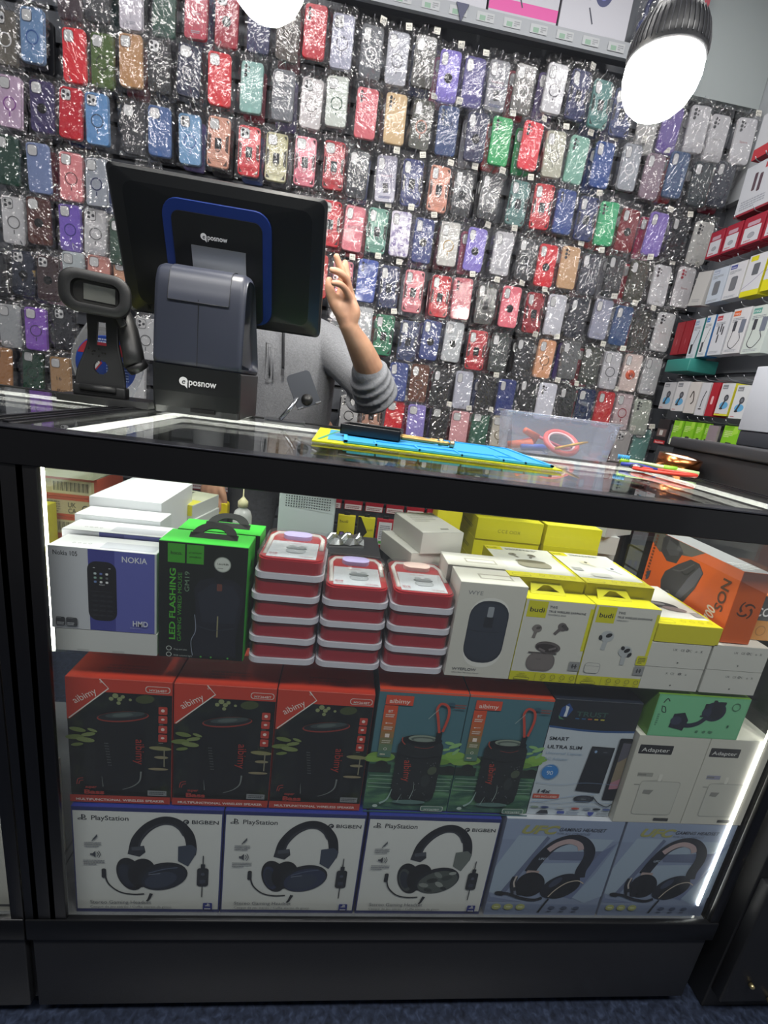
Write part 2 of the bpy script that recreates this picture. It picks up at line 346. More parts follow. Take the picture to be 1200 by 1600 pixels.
# ------------------------------------------------------------------ printed faces of the stock
K = '#17181c'; WH = '#ecece9'
def put(mb, name, loc, label, cat, group=None, rz=0, k=1):
    if k != 1: mb.v = [(a*k, b*k, c*k) for a, b, c in mb.v]
    return mb.build(name, None, loc, (0, 0, rz), label, cat, group)
def headset_print(f, camo, o=(0, 0), navy='#1d2434'):
    dx, dy = o
    def q(pts): return [(u+dx, v+dy) for u, v in pts]
    f.stroke(q([(.40, .60), (.425, .72), (.50, .835), (.60, .895), (.69, .875), (.765, .78), (.79, .66), (.785, .58)]), .072, '#191b20')
    f.stroke(q([(.43, .64), (.47, .76), (.54, .84), (.62, .865), (.69, .84), (.735, .76)]), .012, '#3a3d45')
    f.poly(q([(.37, .64), (.47, .66), (.48, .60), (.44, .555), (.36, .58)]), '#2d3038')
    f.poly(q([(.385, .645), (.465, .655), (.47, .62), (.39, .61)]), '#4d525c')
    f.poly(q([(.70, .66), (.79, .68), (.83, .64), (.81, .56), (.77, .47), (.70, .52)]), '#3d4658' if not camo else '#6f7672')
    f.ell(.375+dx, .385+dy, .088, .155, '#14161b', 14); f.ell(.352+dx, .37+dy, .05, .115, navy, 14); f.ell(.345+dx, .37+dy, .034, .09, '#262c3a', 14)
    f.ell(.455+dx, .40+dy, .095, .135, '#101216', -8)
    f.ell(.60+dx, .37+dy, .175, .125, '#1a1d25', 22); f.ell(.605+dx, .355+dy, .16, .105, navy if not camo else '#505754', 22)
    if camo:
        for (u, v, a, c) in ((.50, .32, .04, '#8b918c'), (.56, .37, .045, '#2b302e'), (.62, .33, .04, '#9aa09a'), (.67, .40, .045, '#3b413f'), (.60, .43, .04, '#7c837e'), (.54, .27, .035, '#303533'), (.71, .45, .03, '#a4aaa5'), (.66, .29, .03, '#232726')):
            f.ell(u+dx, v+dy, a, a*.55, c, random.Random(u).uniform(-40, 60), 9)
    else:
        f.ell(.585+dx, .335+dy, .115, .07, '#333c50', 22); f.stroke(q([(.50, .40), (.60, .44), (.70, .46)]), .008, '#59647c')
        f.stroke(q([(.50, .385), (.58, .40)]), .004, '#9aa4b4')
    f.stroke(q([(.205, .38), (.23, .29), (.30, .215), (.39, .19), (.47, .195)]), .011, '#1b1d22')
    f.rect(.185+dx, .35+dy, .215+dx, .44+dy, '#1b1d22', .012)
    f.stroke(q([(.52, .20), (.50, .14), (.485, .125)]), .02, '#22252b', taper=(1.2, .5))
    f.stroke(q([(.875, .58), (.873, .17)]), .007, '#22252b', False); f.rect(.835+dx, .28+dy, .915+dx, .46+dy, '#20232b', .02)
    f.ell(.875+dx, .40+dy, .014, .014, '#4a5060'); f.rect(.855+dx, .31+dy, .895+dx, .345+dy, '#3a4050', .006); f.rect(.86+dx, .46+dy, .89+dx, .50+dy, '#22252b', .004)
def ps_logo(f, u, v, s, c):
    f.poly([(u-.1*s, v-.42*s), (u+.08*s, v-.48*s), (u+.08*s, v+.5*s), (u-.1*s, v+.56*s)], c)
    f.stroke([(u+.08*s, v+.46*s), (u+.36*s, v+.32*s), (u+.36*s, v+.02*s), (u+.12*s, v+.06*s)], .13*s, c)
    f.stroke([(u-.12*s, v-.06*s), (u-.5*s, v-.22*s), (u-.45*s, v-.38*s), (u-.1*s, v-.3*s)], .11*s, c)
    f.stroke([(u+.1*s, v-.14*s), (u+.5*s, v-.2*s), (u+.5*s, v-.36*s), (u+.1*s, v-.46*s)], .1*s, c)
def box_ps(camo, navy, w):
    mb, f, t, l, r = carton(w, .10, .212, '#26306e', '#27338c', '#20287a')
    f.rect(.01, .035, .99, .965, '#e4e5e3')
    ps_logo(f, .07, .905, .05, '#23252c'); f.text('PlayStation', .125, .885, .056, '#23252c', bold=.008)
    f.text('BIGBEN', .785, .872, .046, '#23252c', bold=.012, width=.185); f.ring(.75, .888, .016, .009, '#23252c'); f.rect(.745, .882, .765, .892, '#23252c')
    headset_print(f, camo, (.0, .0), navy)
    f.poly([(.135, .72), (.16, .755), (.168, .745), (.145, .71)], '#555860'); f.stroke([(.13, .70), (.165, .76)], .006, '#555860', False)
    f.tiny(.08, .64, .19, .695, 3, '#8a8c92', .6, 3)
    f.poly([(.115, .585), (.13, .585), (.15, .61), (.15, .545), (.13, .57), (.115, .57)], '#444750'); f.stroke([(.16, .60), (.168, .578), (.16, .555)], .005, '#444750'); f.stroke([(.17, .61), (.182, .578), (.17, .545)], .005, '#444750')
    f.tiny(.07, .475, .21, .53, 3, '#8a8c92', .6, 4)
    f.text('Stereo Gaming Headset', .10, .10, .045, '#6d7178', width=.42)
    f.text('Casque de jeu stéréo / Cuffie stereo da gioco', .10, .06, .030, '#84878e', width=.56)
    f.rect(.885, .045, .95, .115, '#27338c', .008); ps_logo(f, .918, .095, .03, '#e8e8ea'); f.rect(.895, .052, .94, .062, '#d8d8e0')
    t.rect(.03, .1, .97, .9, '#2a3796'); t.text('Stereo Gaming Headset', .1, .5, .04, '#c9cbe0')
    return mb
put(box_ps(False, '#1d2434', .2205), 'headset_box', (-.2285, .025, .2), 'white and blue boxed black headset, leftmost in the bottom row behind the glass', 'headset box', 'boxed headsets in the bottom row')
put(box_ps(False, '#2a3350', .219), 'headset_box', (-.007, .025, .2), 'white and blue boxed navy blue headset, second from left in the bottom row', 'headset box', 'boxed headsets in the bottom row')
put(box_ps(True, '#444b49', .219), 'headset_box', (.2155, .025, .2), 'white and blue boxed headset with grey camouflage ear cup in the bottom row', 'headset box', 'boxed headsets in the bottom row')
def box_ufc(w):
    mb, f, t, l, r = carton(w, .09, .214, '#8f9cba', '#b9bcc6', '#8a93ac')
    A, Bc, D = '#a8b8cc', '#8290b4', '#6c7694'
    f.rect(0, 0, 1, .12, '#8290b2'); f.rect(0, .8, 1, 1, '#97a5c2')
    f.poly([(.0, .25), (.0, .52), (.13, .84), (.37, .84), (.08, .22)], A); f.poly([(.37, .84), (.40, .82), (.12, .20), (.08, .22)], D)
    f.poly([(.40, .68), (.52, .83), (.95, .82), (.88, .70)], A); f.poly([(.40, .68), (.88, .70), (.86, .60), (.44, .60)], D)
    f.poly([(.30, .56), (.83, .58), (.72, .36), (.36, .30)], A); f.poly([(.88, .70), (.98, .78), (.74, .18), (.62, .22)], '#7480a4')
    f.poly([(.74, .20), (.88, .46), (1, .80), (1, .22), (.86, .14)], '#9fb0c8'); f.poly([(.02, .2), (.0, .25), (0, .15), (.3, .15)], '#7a86a8')
    f.text('UFC', .13, .865, .115, '#a9a765', bold=.045, shear=.35, width=.33)
    f.text('GAMING HEADSET', .45, .895, .05, '#3c4250', bold=.014, shear=.25, width=.41); f.text('FOR ALL CONSOLES', .44, .86, .032, '#707a8e', shear=.25, width=.29)
    f.stroke([(.30, .47), (.36, .62), (.45, .755), (.57, .815), (.68, .80), (.76, .72), (.775, .62), (.745, .50), (.75, .42)], .095, '#23252e')
    f.stroke([(.41, .70), (.48, .765), (.57, .795), (.66, .765), (.69, .71)], .05, '#c2a9aa')
    f.text('UFC', .345, .60, .032, '#b9c6d6', 0, bold=.02, shear=.3); f.poly([(.28, .49), (.385, .485), (.38, .455), (.27, .46)], '#b9a39e')
    f.ell(.335, .34, .125, .135, '#191a1e', 8); f.rect(.215, .22, .43, .42, '#1a1b1f', .06); f.stroke([(.19, .42), (.185, .34), (.215, .24)], .05, '#22242c'); f.stroke([(.20, .43), (.19, .36), (.205, .31)], .014, '#c8bdb6'); f.stroke([(.215, .27), (.235, .21)], .02, '#737a8c')
    f.ell(.60, .33, .18, .115, '#1f222c', 34); f.ell(.64, .30, .15, .085, '#15171b', 36); f.stroke([(.52, .21), (.57, .29), (.65, .365), (.74, .39), (.80, .36)], .01, '#cdbfae'); f.ell(.55, .37, .07, .03, '#3f465c', 50)
    f.stroke([(.07, .245), (.16, .24), (.28, .195), (.40, .175), (.47, .20)], .03, '#24262d'); f.ell(.09, .245, .045, .024, '#1b1c20', -8)
    f.stroke([(.53, .19), (.50, .12), (.47, .04)], .018, '#23252b')
    for u in (.09, .195, .30): f.ell(u, .10, .04, .034, '#b3b877'); f.rect(u-.02, .095, u+.02, .105, '#dfe3b8')
    for u in (.58, .69, .80): f.ell(u, .095, .028, .018, '#55607c'); f.tiny(u-.035, .045, u+.035, .065, 1, '#4d566f')
    return mb
put(box_ufc(.208), 'headset_box', (.4375, .025, .2), 'blue-grey boxed black gaming headset, left of the two with a gold title', 'headset box', 'blue-grey boxed gaming headsets')
put(box_ufc(.205), 'headset_box', (.6485, .025, .2), 'blue-grey boxed black gaming headset, right of the two, by the right light strip', 'headset box', 'blue-grey boxed gaming headsets')
# ---- speaker cartons
m_fol = noisemat('dark_foliage_print', [(0.3, '#101311'), (0.55, '#1e2320'), (0.72, '#38402a'), (0.9, '#5d6a3c')], 26, .35, 6, coat=.3)
def leafy(f, pts, c):
    for i, (u, v, a, r) in enumerate(pts): f.ell(u, v, a, a*.33, c if i % 2 else '#6f7f45', r, 12)
def box_264(w):
    RD = '#c2412f'; mb, f, t, l, r = carton(w, .10, .2115, '#242826', '#c23a26', '#b8402c')
    f.rect(.003, .06, .997, .9, m_fol); f.rect(.15, .1, .85, .72, '#1f2221', .1); f.rect(.25, .09, .74, .66, '#191b1b', .08)
    for (u, v, a) in ((.42, .85, .022), (.46, .875, .028), (.50, .85, .024), (.53, .87, .02), (.49, .82, .02), (.60, .85, .015)): f.ell(u, v, a, a, '#8b9468')
    f.ell(.74, .86, .09, .05, '#46502f', 8); f.rect(.003, .9, .997, 1, RD)
    f.poly([(.003, .90), (.33, 1), (.40, .93), (.03, .68), (.003, .68)], RD); f.stroke([(.02, .685), (.40, .93), (.32, .998)], .012, '#e4e2dd', False)
    f.text('aibimy', .085, .80, .105, '#e9dcd6', 32, width=.25); f.ring(.33, .975, .008, .003, '#e9dcd6')
    f.rect(.745, .915, .98, .965, '#d8d0cb', .03); f.rect(.752, .919, .973, .961, RD, .028); f.text('MY264BT', .865, .925, .036, '#e8e0da', 0, 'c', .01, width=.17)
    f.ell(.53, .715, .25, .062, '#8e3a30', 7); f.ell(.53, .72, .238, .052, '#26292b', 7); f.ell(.55, .732, .19, .034, '#3f4a4a', 8); f.ell(.53, .73, .10, .022, '#586462', 8)
    for i, v in enumerate((.77, .70, .62, .55)):
        f.rect(.87, v-.022, .955, v+.04, '#bb4234', .012); f.ell(.912, v+.01, .018, .013 if i % 2 else .018, '#e6d2cc'); f.tiny(.875, v-.036, .95, v-.028, 1, '#8d8f88')
    leafy(f, [(.10, .60, .08, -10), (.20, .565, .07, 12), (.07, .54, .09, 4), (.17, .52, .09, -6), (.09, .48, .06, 10), (.24, .60, .05, -20)], '#7c8a55')
    f.ell(.89, .475, .11, .025, '#8c8a5e', -3); f.ell(.90, .40, .07, .018, '#8f8868'); f.ell(.87, .30, .10, .016, '#94896a'); f.stroke([(.93, .47), (.93, .32)], .012, '#8b8770', False)
    for i in range(9):
        for j in range(3): f.ell(.355+.014*j+.004*i, .50-.022*i, .004, .004, '#8b908c', n=6)
    f.text('aibimy', .655, .55, .125, '#a5382c', -90, width=.31)
    f.stroke([(.52, .12), (.62, .15), (.69, .20), (.705, .28)], .018, '#7b817e', taper=(.3, 1)); f.stroke([(.33, .14), (.32, .23)], .012, '#6a706d', taper=(1, .2))
    for rr in (.03, .05): f.stroke([(.125-rr, .155), (.13-rr*.8, .155+rr*.9), (.14, .16+rr)], .008, '#a83f34')
    f.text('super', .155, .125, .048, '#a83f34', bold=.02, shear=.2); f.text('Bass', .14, .075, .075, '#a83f34', bold=.04, width=.2)
    f.rect(.77, .075, .96, .12, '#8b8e90'); f.tiny(.785, .083, .945, .112, 2, '#4e5254')
    f.rect(.003, .003, .997, .065, '#b2402f'); f.text('MULTIFUNCTIONAL WIRELESS SPEAKER', .5, .018, .04, '#e9ddd6', 0, 'c', .022, width=.88)
    t.rect(.02, .05, .98, .95, '#cc3d26'); t.tiny(.3, .15, .7, .35, 3, '#b33a28')
    return mb
for x, w, n in ((-.2705, .143, 'leftmost of three in the middle row'), (-.1255, .143, 'middle of the three in the middle row'), (.0185, .142, 'rightmost of three, beside the teal cartons')):
    put(box_264(w), 'speaker_box', (x, .034, .4145), 'dark red-topped wireless speaker box with MY264BT print, '+n, 'speaker box', 'dark speaker boxes in the middle row')
m_lake = noisemat('lake_print', [(0.35, '#2f5347'), (0.5, '#446a55'), (0.62, '#5c8a62'), (0.8, '#7aa08a')], 22, .35, 4, stretch=(1, 1, 3.5), coat=.3)
def box_267(w):
    mb, f, t, l, r = carton(w, .10, .222, '#4b7480', '#cf4526', '#3f6b72')
    f.rect(.003, .003, .997, .42, m_lake); f.rect(.003, .42, .997, .5, '#3c4f45'); f.rect(.003, .985, .997, 1, '#dd5a3c')
    for (u, v, a, c) in ((.12, .46, .16, '#7aa24a'), (.03, .44, .10, '#86ad54'), (.90, .47, .14, '#7fae4c'), (.97, .50, .12, '#8ab552'), (.82, .44, .10, '#6d9544')): f.ell(u, v, a, a*.42, c)
    for (u, v, a, r0) in ((.95, .58, .08, 25), (.88, .60, .06, -10), (.97, .53, .06, 50), (.85, .545, .05, 10)): f.ell(u, v, a, a*.35, '#8fbd7c', r0, 10)
    f.rect(.0, .33, .25, .40, '#2a332c'); f.rect(.78, .33, 1, .40, '#2a332c'); f.ell(.14, .40, .07, .05, '#272b28'); f.ell(.93, .38, .07, .05, '#272b28')
    for v in (.30, .27, .235, .2): f.rect(.02, v, .3, v+.006, '#8fb09c'); f.rect(.72, v-.01, .98, v-.004, '#8fb09c')
    f.rect(.08, .89, .385, .965, '#d24f35', .01); f.text('aibimy', .12, .905, .075, '#f0dcd4', bold=.01, width=.23)
    for i in range(8):
        c = ['#d0502f', '#cc5a33', '#c26336', '#b06d3c', '#99764a', '#7f7b56', '#687f62', '#577a6c'][i]; f.rect(.075, .83-.052*i, .225, .885-.052*i, c)
    f.text('BT', .15, .83, .045, '#efe0d8', 0, 'c', .02); f.tiny(.1, .79, .2, .82, 2, '#e3cfc4')
    f.stroke([(.11, .745), (.19, .745)], .006, '#efe0d8', False); f.ell(.12, .745, .009, .009, '#efe0d8'); f.tiny(.1, .69, .2, .72, 2, '#e3cfc4')
    f.rect(.125, .63, .175, .66, '#efe0d8'); f.tiny(.1, .58, .2, .61, 2, '#d0ccb8'); f.ring(.15, .535, .016, .005, '#dfe0d6'); f.tiny(.1, .48, .2, .5, 1, '#d0ccb8')
    # speaker
    f.rect(.30, .10, .80, .62, '#202423', .07); f.rect(.29, .16, .81, .60, '#262a2a', .05); f.ell(.55, .62, .235, .072, '#1a1d1d'); f.ell(.56, .635, .165, .045, '#8e9a8c'); f.ell(.565, .63, .14, .034, '#59655e'); f.ell(.565, .625, .11, .024, '#87948a')
    f.stroke([(.33, .64), (.33, .61), (.37, .58)], .012, '#a94c3c'); f.stroke([(.48, .565), (.60, .555), (.70, .575)], .006, '#8f463a'); f.stroke([(.29, .5), (.55, .47), (.81, .5)], .006, '#121413')
    f.text('aibimy', .39, .45, .12, '#b44636', -85, width=.30)
    f.ell(.73, .37, .06, .05, '#4f5946', 60); f.ell(.67, .28, .05, .09, '#343a38')
    f.rect(.70, .62, .765, .70, '#1d2020', .015)
    f.stroke([(.73, .69), (.69, .80), (.66, .88), (.70, .925), (.78, .90), (.80, .82), (.765, .70)], .03, '#c24b3a')
    f.stroke([(.58, .80), (.68, .88)], .006, '#a9b9b6', False); f.ell(.81, .925, .04, .022, '#37596a'); f.tiny(.85, .89, .98, .93, 2, '#8a4d46')
    f.ell(.52, .09, .2, .03, '#5f7d78'); f.stroke([(.30, .2), (.26, .11), (.18, .07)], .03, '#9db8b2', taper=(.2, 1)); f.stroke([(.52, .12), (.55, .2), (.54, .27)], .01, '#9fb0aa', taper=(1, .2)); f.stroke([(.38, .09), (.42, .16)], .012, '#8fa39d', taper=(1, .2))
    rd = random.Random(4)
    for i in range(26): f.ell(rd.uniform(.32, .78), rd.uniform(.08, .5), .004, .004, '#a0aca8', n=6)
    f.rect(.67, .02, .94, .065, '#c9d2cc', .02); f.rect(.678, .024, .932, .061, '#5f8072', .018); f.text('MY267BT', .805, .028, .034, '#e2e8e4', 0, 'c', .01, width=.19)
    f.rect(.0, .0, 1, .012, '#3e6a70'); f.ell(.13, .055, .03, .022, '#b9c9c2')
    t.rect(.02, .05, .98, .95, '#d1492a')
    return mb
put(box_267(.137), 'speaker_box', (.1635, .034, .4145), 'teal lake-print wireless speaker box beside the dark speaker boxes', 'speaker box', 'teal speaker boxes in the middle row')
put(box_267(.135), 'speaker_box', (.3005, .034, .4145), 'teal lake-print wireless speaker box beside the laptop adapter box', 'speaker box', 'teal speaker boxes in the middle row')
def box_trust(w):
    mb, f, t, l, r = carton(w, .10, .225, '#c3ccd6', '#1c2434', '#232a38')
    f.poly([(.003, .78), (.5, .755), (.997, .765), (.997, .997), (.003, .997)], '#24272d'); f.stroke([(0.005, .775), (.5, .752), (.995, .762)], .025, '#2f5288')
    f.poly([(.09, .93), (.16, .97), (.22, .92), (.17, .855), (.08, .86)], '#2f4f8c'); f.poly([(.13, .95), (.17, .94), (.165, .86), (.13, .86), (.14, .91)], '#d8dee8'); f.poly([(.07, .87), (.09, .84), (.15, .835), (.10, .855)], '#4f8468')
    f.text('TRUST', .27, .87, .085, '#3a5a52', bold=.02, width=.36)
    for i, c in enumerate(('#33608c', '#33608c', '#b5533c', '#c9b04e', '#c9c04e')): f.rect(.27+.072*i, .845, .315+.072*i, .855, c)
    f.text('SMART', .04, .665, .062, '#30353f', bold=.012, width=.22); f.text('ULTRA SLIM', .04, .595, .062, '#30353f', bold=.012, width=.40)
    f.text('Universal Laptop', .04, .545, .048, '#9db3cc', width=.42); f.text('AC Adapter', .04, .495, .048, '#9db3cc', width=.28)
    f.ring(.145, .39, .105, .006, '#8fb4dc'); f.ell(.145, .39, .095, .095, '#3f86cf'); f.text('90', .145, .365, .08, '#dbe8f5', 0, 'c', 0); f.tiny(.10, .435, .19, .445, 1, '#bcd4ec')
    f.text('14x', .045, .205, .07, '#2d313a', bold=.02, shear=.1, width=.17); f.rect(.02, .155, .33, .195, '#c8563f'); f.text('TIPS INCLUDED', .035, .163, .035, '#ecd8d0', width=.27, bold=.01)
    f.poly([(.55, .63), (.82, .625), (.80, .22), (.50, .235)], '#22252a'); f.poly([(.565, .615), (.80, .61), (.80, .56), (.56, .56)], '#2b2f36'); f.ell(.61, .585, .016, .018, '#8aa6cc'); f.tiny(.70, .578, .78, .586, 1, '#6c7480')
    f.rect(.85, .16, 1.0, .71, '#1c1e22', .02); f.poly([(.90, .67), (.997, .67), (.997, .27), (.89, .26)], '#8c7f6a'); f.poly([(.90, .67), (.997, .67), (.997, .55), (.898, .5)], '#5c5a66'); f.poly([(.892, .32), (.997, .36), (.997, .27), (.89, .26)], '#b07c8c')
    f.ring(.63, .165, .105, .035, '#34383f', .03); f.ring(.63, .165, .07, .02, '#484d55', .02); f.stroke([(.73, .19), (.82, .13), (.93, .10), (.99, .13)], .012, '#3a3e46')
    for v in (.30, .13, .09): f.stroke([(0.01, v), (.3, v-.015), (.6, v+.01), (.99, v)], .004, '#8aa3c8')
    f.stroke([(.01, .12), (.25, .15), (.5, .19), (.75, .21)], .006, '#9db4d6')
    for u, c in ((.07, '#8fa08f'), (.19, '#2d3f78'), (.38, '#c0c4c8'), (.56, '#c0503f'), (.70, '#8f9aa8'), (.82, '#333a44'), (.94, '#5a6ca4')): f.ell(u, .075 if u > .3 else .08, .05, .014, c)
    f.poly([(.10, .02), (.15, .055), (.23, .055), (.25, .02)], '#2d3138'); f.rect(.35, .025, .44, .05, '#4e5fae', .01); f.tiny(.46, .02, .62, .05, 2, '#7f8ca4'); f.poly([(.72, .05), (.80, .05), (.79, .025), (.76, .01), (.73, .025)], '#4453a8'); f.tiny(.83, .02, .98, .05, 2, '#8d9099')
    return mb
put(box_trust(.146), 'laptop_adapter_box', (.4415, .034, .4145), 'white and navy laptop adapter box reading TRUST smart ultra slim', 'adapter box')
def box_adapter(w, lab, vio):
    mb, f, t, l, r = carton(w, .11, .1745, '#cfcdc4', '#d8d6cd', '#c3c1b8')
    f.rect(.05, .80, .52, .90, '#1c1c1e', .012); f.text('Adapter', .09, .825, .085, '#e2e2e0', width=.39, bold=.006)
    f.rect(.14, .545, .36, .59, '#a3a29b' if not vio else '#9a9ab2'); f.tiny(.15, .55, .35, .585, 1, '#82817b'); f.tiny(.14, .445, .27, .46, 1, '#8d8c88')
    f.poly([(.28, .50), (.52, .52), (.50, .39), (.28, .37)], '#b6b5ae'); f.rect(.22, .10, .80, .50, '#a9a8a2', .05); f.rect(.228, .108, .792, .492, '#c9c8c0', .045)
    f.poly([(.30, .395), (.44, .395), (.40, .34), (.29, .35)], '#8f8e8a'); f.rect(.58, .03, .80, .065, '#3a3a3a'); f.rect(.45, .5, .5, .58, '#dedcd4')
    return mb
put(box_adapter(.124, '', False), 'charger_box', (.5785, .025, .4145), 'white Adapter charger box under the green phone holder box, left of two', 'charger box', 'white charger boxes at the right post')
put(box_adapter(.114, '', True), 'charger_box', (.6985, .025, .4145), 'white Adapter charger box against the right post, right of two', 'charger box', 'white charger boxes at the right post')
def box_green():
    mb, f, t, l, r = carton(.158, .09, .077, '#6fb98a', '#6d9a35', '#5f8f35')
    f.rect(.02, .03, .98, .97, '#79c293', .02)
    f.stroke([(.07, .8), (.10, .9), (.13, .84)], .012, '#2b3a36'); f.stroke([(.06, .72), (.10, .7), (.12, .58), (.08, .6), (.07, .7)], .01, '#2b3a36'); f.tiny(.045, .25, .07, .55, 6, '#5a9474')
    f.ell(.64, .66, .125, .115, '#20243a'); f.ell(.665, .66, .075, .09, '#141726'); f.ell(.56, .63, .05, .06, '#2c3248'); f.rect(.60, .80, .64, .93, '#1b1e2b', .01); f.rect(.66, .82, .74, .90, '#1b1e2b', .01); f.rect(.52, .72, .56, .84, '#1b1e2b', .008); f.rect(.50, .52, .56, .56, '#1b1e2b', .008)
    f.stroke([(.58, .53), (.50, .36), (.38, .30), (.28, .42)], .05, '#20233a'); f.poly([(.22, .56), (.33, .60), (.39, .42), (.36, .17), (.30, .2), (.20, .24)], '#1e2132'); f.ell(.26, .40, .06, .05, '#34394f')
    f.ring(.86, .80, .042, .008, '#4c7a60'); f.ring(.66, .17, .012, .006, '#3c6a50')
    for u in (.52, .60, .68): f.ell(u, .17, .016, .014, '#4d8263')
    f.rect(.83, .30, .85, .36, '#35604a')
    t.rect(.2, .3, .45, .6, '#8f9e5c')
    return mb
put(box_green(), 'phone_holder_box', (.606, .025, .589), 'green boxed car phone holder on top of the two Adapter boxes', 'phone holder box')
def box_small_white(w, h, rev):
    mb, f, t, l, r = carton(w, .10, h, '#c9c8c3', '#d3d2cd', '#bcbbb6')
    u = .38
    for s in (('UK', 'CE', 'FC', 'o', 'X') if not rev else ('X', 'CE', 'UK', 'o')): f.text(s, u, .70, .055, '#6d6d6c', bold=.01); u += .035+.045*len(s)
    f.ring(.62, .755, .018, .008, '#55565a'); f.ell(.52, .22, .014, .011, '#4a4a4a')
    t.tiny(.2, .06, .7, .14, 2, '#a77b72')
    return mb
for x, z, w, h, s in ((.5365, .6735, .097, .0385, 'bottom left of the four'), (.5365, .7125, .098, .0405, 'top left of the four, under the yellow earphone box'), (.6365, .6735, .095, .0405, 'bottom right of the four'), (.6365, .7145, .095, .0415, 'top right of the four, under the orange mouse box')):
    put(box_small_white(w, h, s == 'bottom left of the four'), 'small_carton', (x, .025, z), 'small white carton with grey symbols, '+s, 'carton', 'four small white cartons on the green box')
# ---- top row
def box_nokia(art=True, w=.142, h=.1245):
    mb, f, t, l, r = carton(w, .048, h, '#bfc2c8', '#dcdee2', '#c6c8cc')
    f.rect(.36, .003, .62, .997, '#3f4290'); f.rect(.61, .003, .985, .997, '#5c60ad'); f.rect(.003, .003, .365, .997, '#c2c4cb')
    f.text('Nokia 105', .045, .90, .068, '#26272b', bold=.012, width=.225); f.text('NOKIA', .675, .875, .085, '#d9dbe4', bold=.014, width=.24)
    f.rect(.355, .13, .625, .86, '#15151a', .09); f.rect(.375, .50, .60, .82, '#101014', .03)
    for i in range(3):
        for j in range(3): f.rect(.415+.055*i, .70-.05*j, .44+.055*i, .725-.05*j, ('#b9c6c9', '#5c6fae', '#e2e4e6', '#8fb0a6', '#7f9c7a', '#5f6166', '#6b86b8', '#dfe0e2', '#dfe0e2')[i+3*j], .006)
    f.rect(.41, .78, .43, .787, '#c9cbd0'); f.rect(.555, .78, .575, .787, '#c9cbd0'); f.text('Select', .49, .575, .022, '#c9cbd0', 0, 'c')
    for j in range(5):
        for i in range(3): f.rect(.395+.07*i, .43-.06*j, .45+.07*i, .455-.06*j, '#25262c', .008)
    f.rect(.39, .50, .59, .505, '#34353c'); f.text('HMD', .775, .095, .085, '#d5d7e2', bold=.02, width=.15); f.tiny(.75, .065, .93, .075, 1, '#a2a5cc')
    for u in (.05, .145): f.rect(u, .045, u+.085+.02*(u > .1), .15, '#3a3b40', .015); f.tiny(u+.008, .05, u+.075, .09, 2, '#b7b9be')
    f.rect(.055, .135, .1, .155, '#6c6d72', .005); f.rect(.16, .135, .21, .155, '#6c6d72', .005)
    for i in range(4): t.ring(.18+.05*i, .35, .012, .005, '#85878b')
    t.rect(.45, .12, .97, .6, '#b9bcc6')
    return mb
put(box_nokia(), 'phone_box', (-0.2834, 0.0250, 0.7062), 'white and violet keypad phone box reading Nokia 105 at the front', 'phone box', 'keypad phone boxes in a row', k=0.9187)
put(box_nokia(h=.167), 'phone_box', (-0.2921, 0.0709, 0.6735), 'white keypad phone box directly behind the front Nokia 105 box', 'phone box', 'keypad phone boxes in a row', k=0.9187)
mb, f, t, l, r = carton(.139, .10, .035, '#c9cac9', '#d4d5d4', '#bfc0bf')
for x in (.2, .55): f.rect(x, .02, x+.12, .10, '#b3b4b3')
put(mb, 'lid_carton', (-0.2807, 0.0250, 0.6735), 'flat plain white carton lying under the Nokia 105 box', 'carton', k=0.9187)
mb, f, t, l, r = carton(.128, .048, .1744, '#cfd2d6', '#e0e2e5'); put(mb, 'phone_box', (-0.3070, 0.1169, 0.6735), 'third white keypad phone box back, in front of the large white carton', 'phone box', 'keypad phone boxes in a row', k=0.9187)
mb, f, t, l, r = carton(.115, .16, .19, '#d9dbe0', '#dfe2e8'); put(mb, 'white_carton', (-0.3170, 0.1637, 0.6735), 'large plain white carton behind the keypad phone boxes', 'carton', k=0.9187)
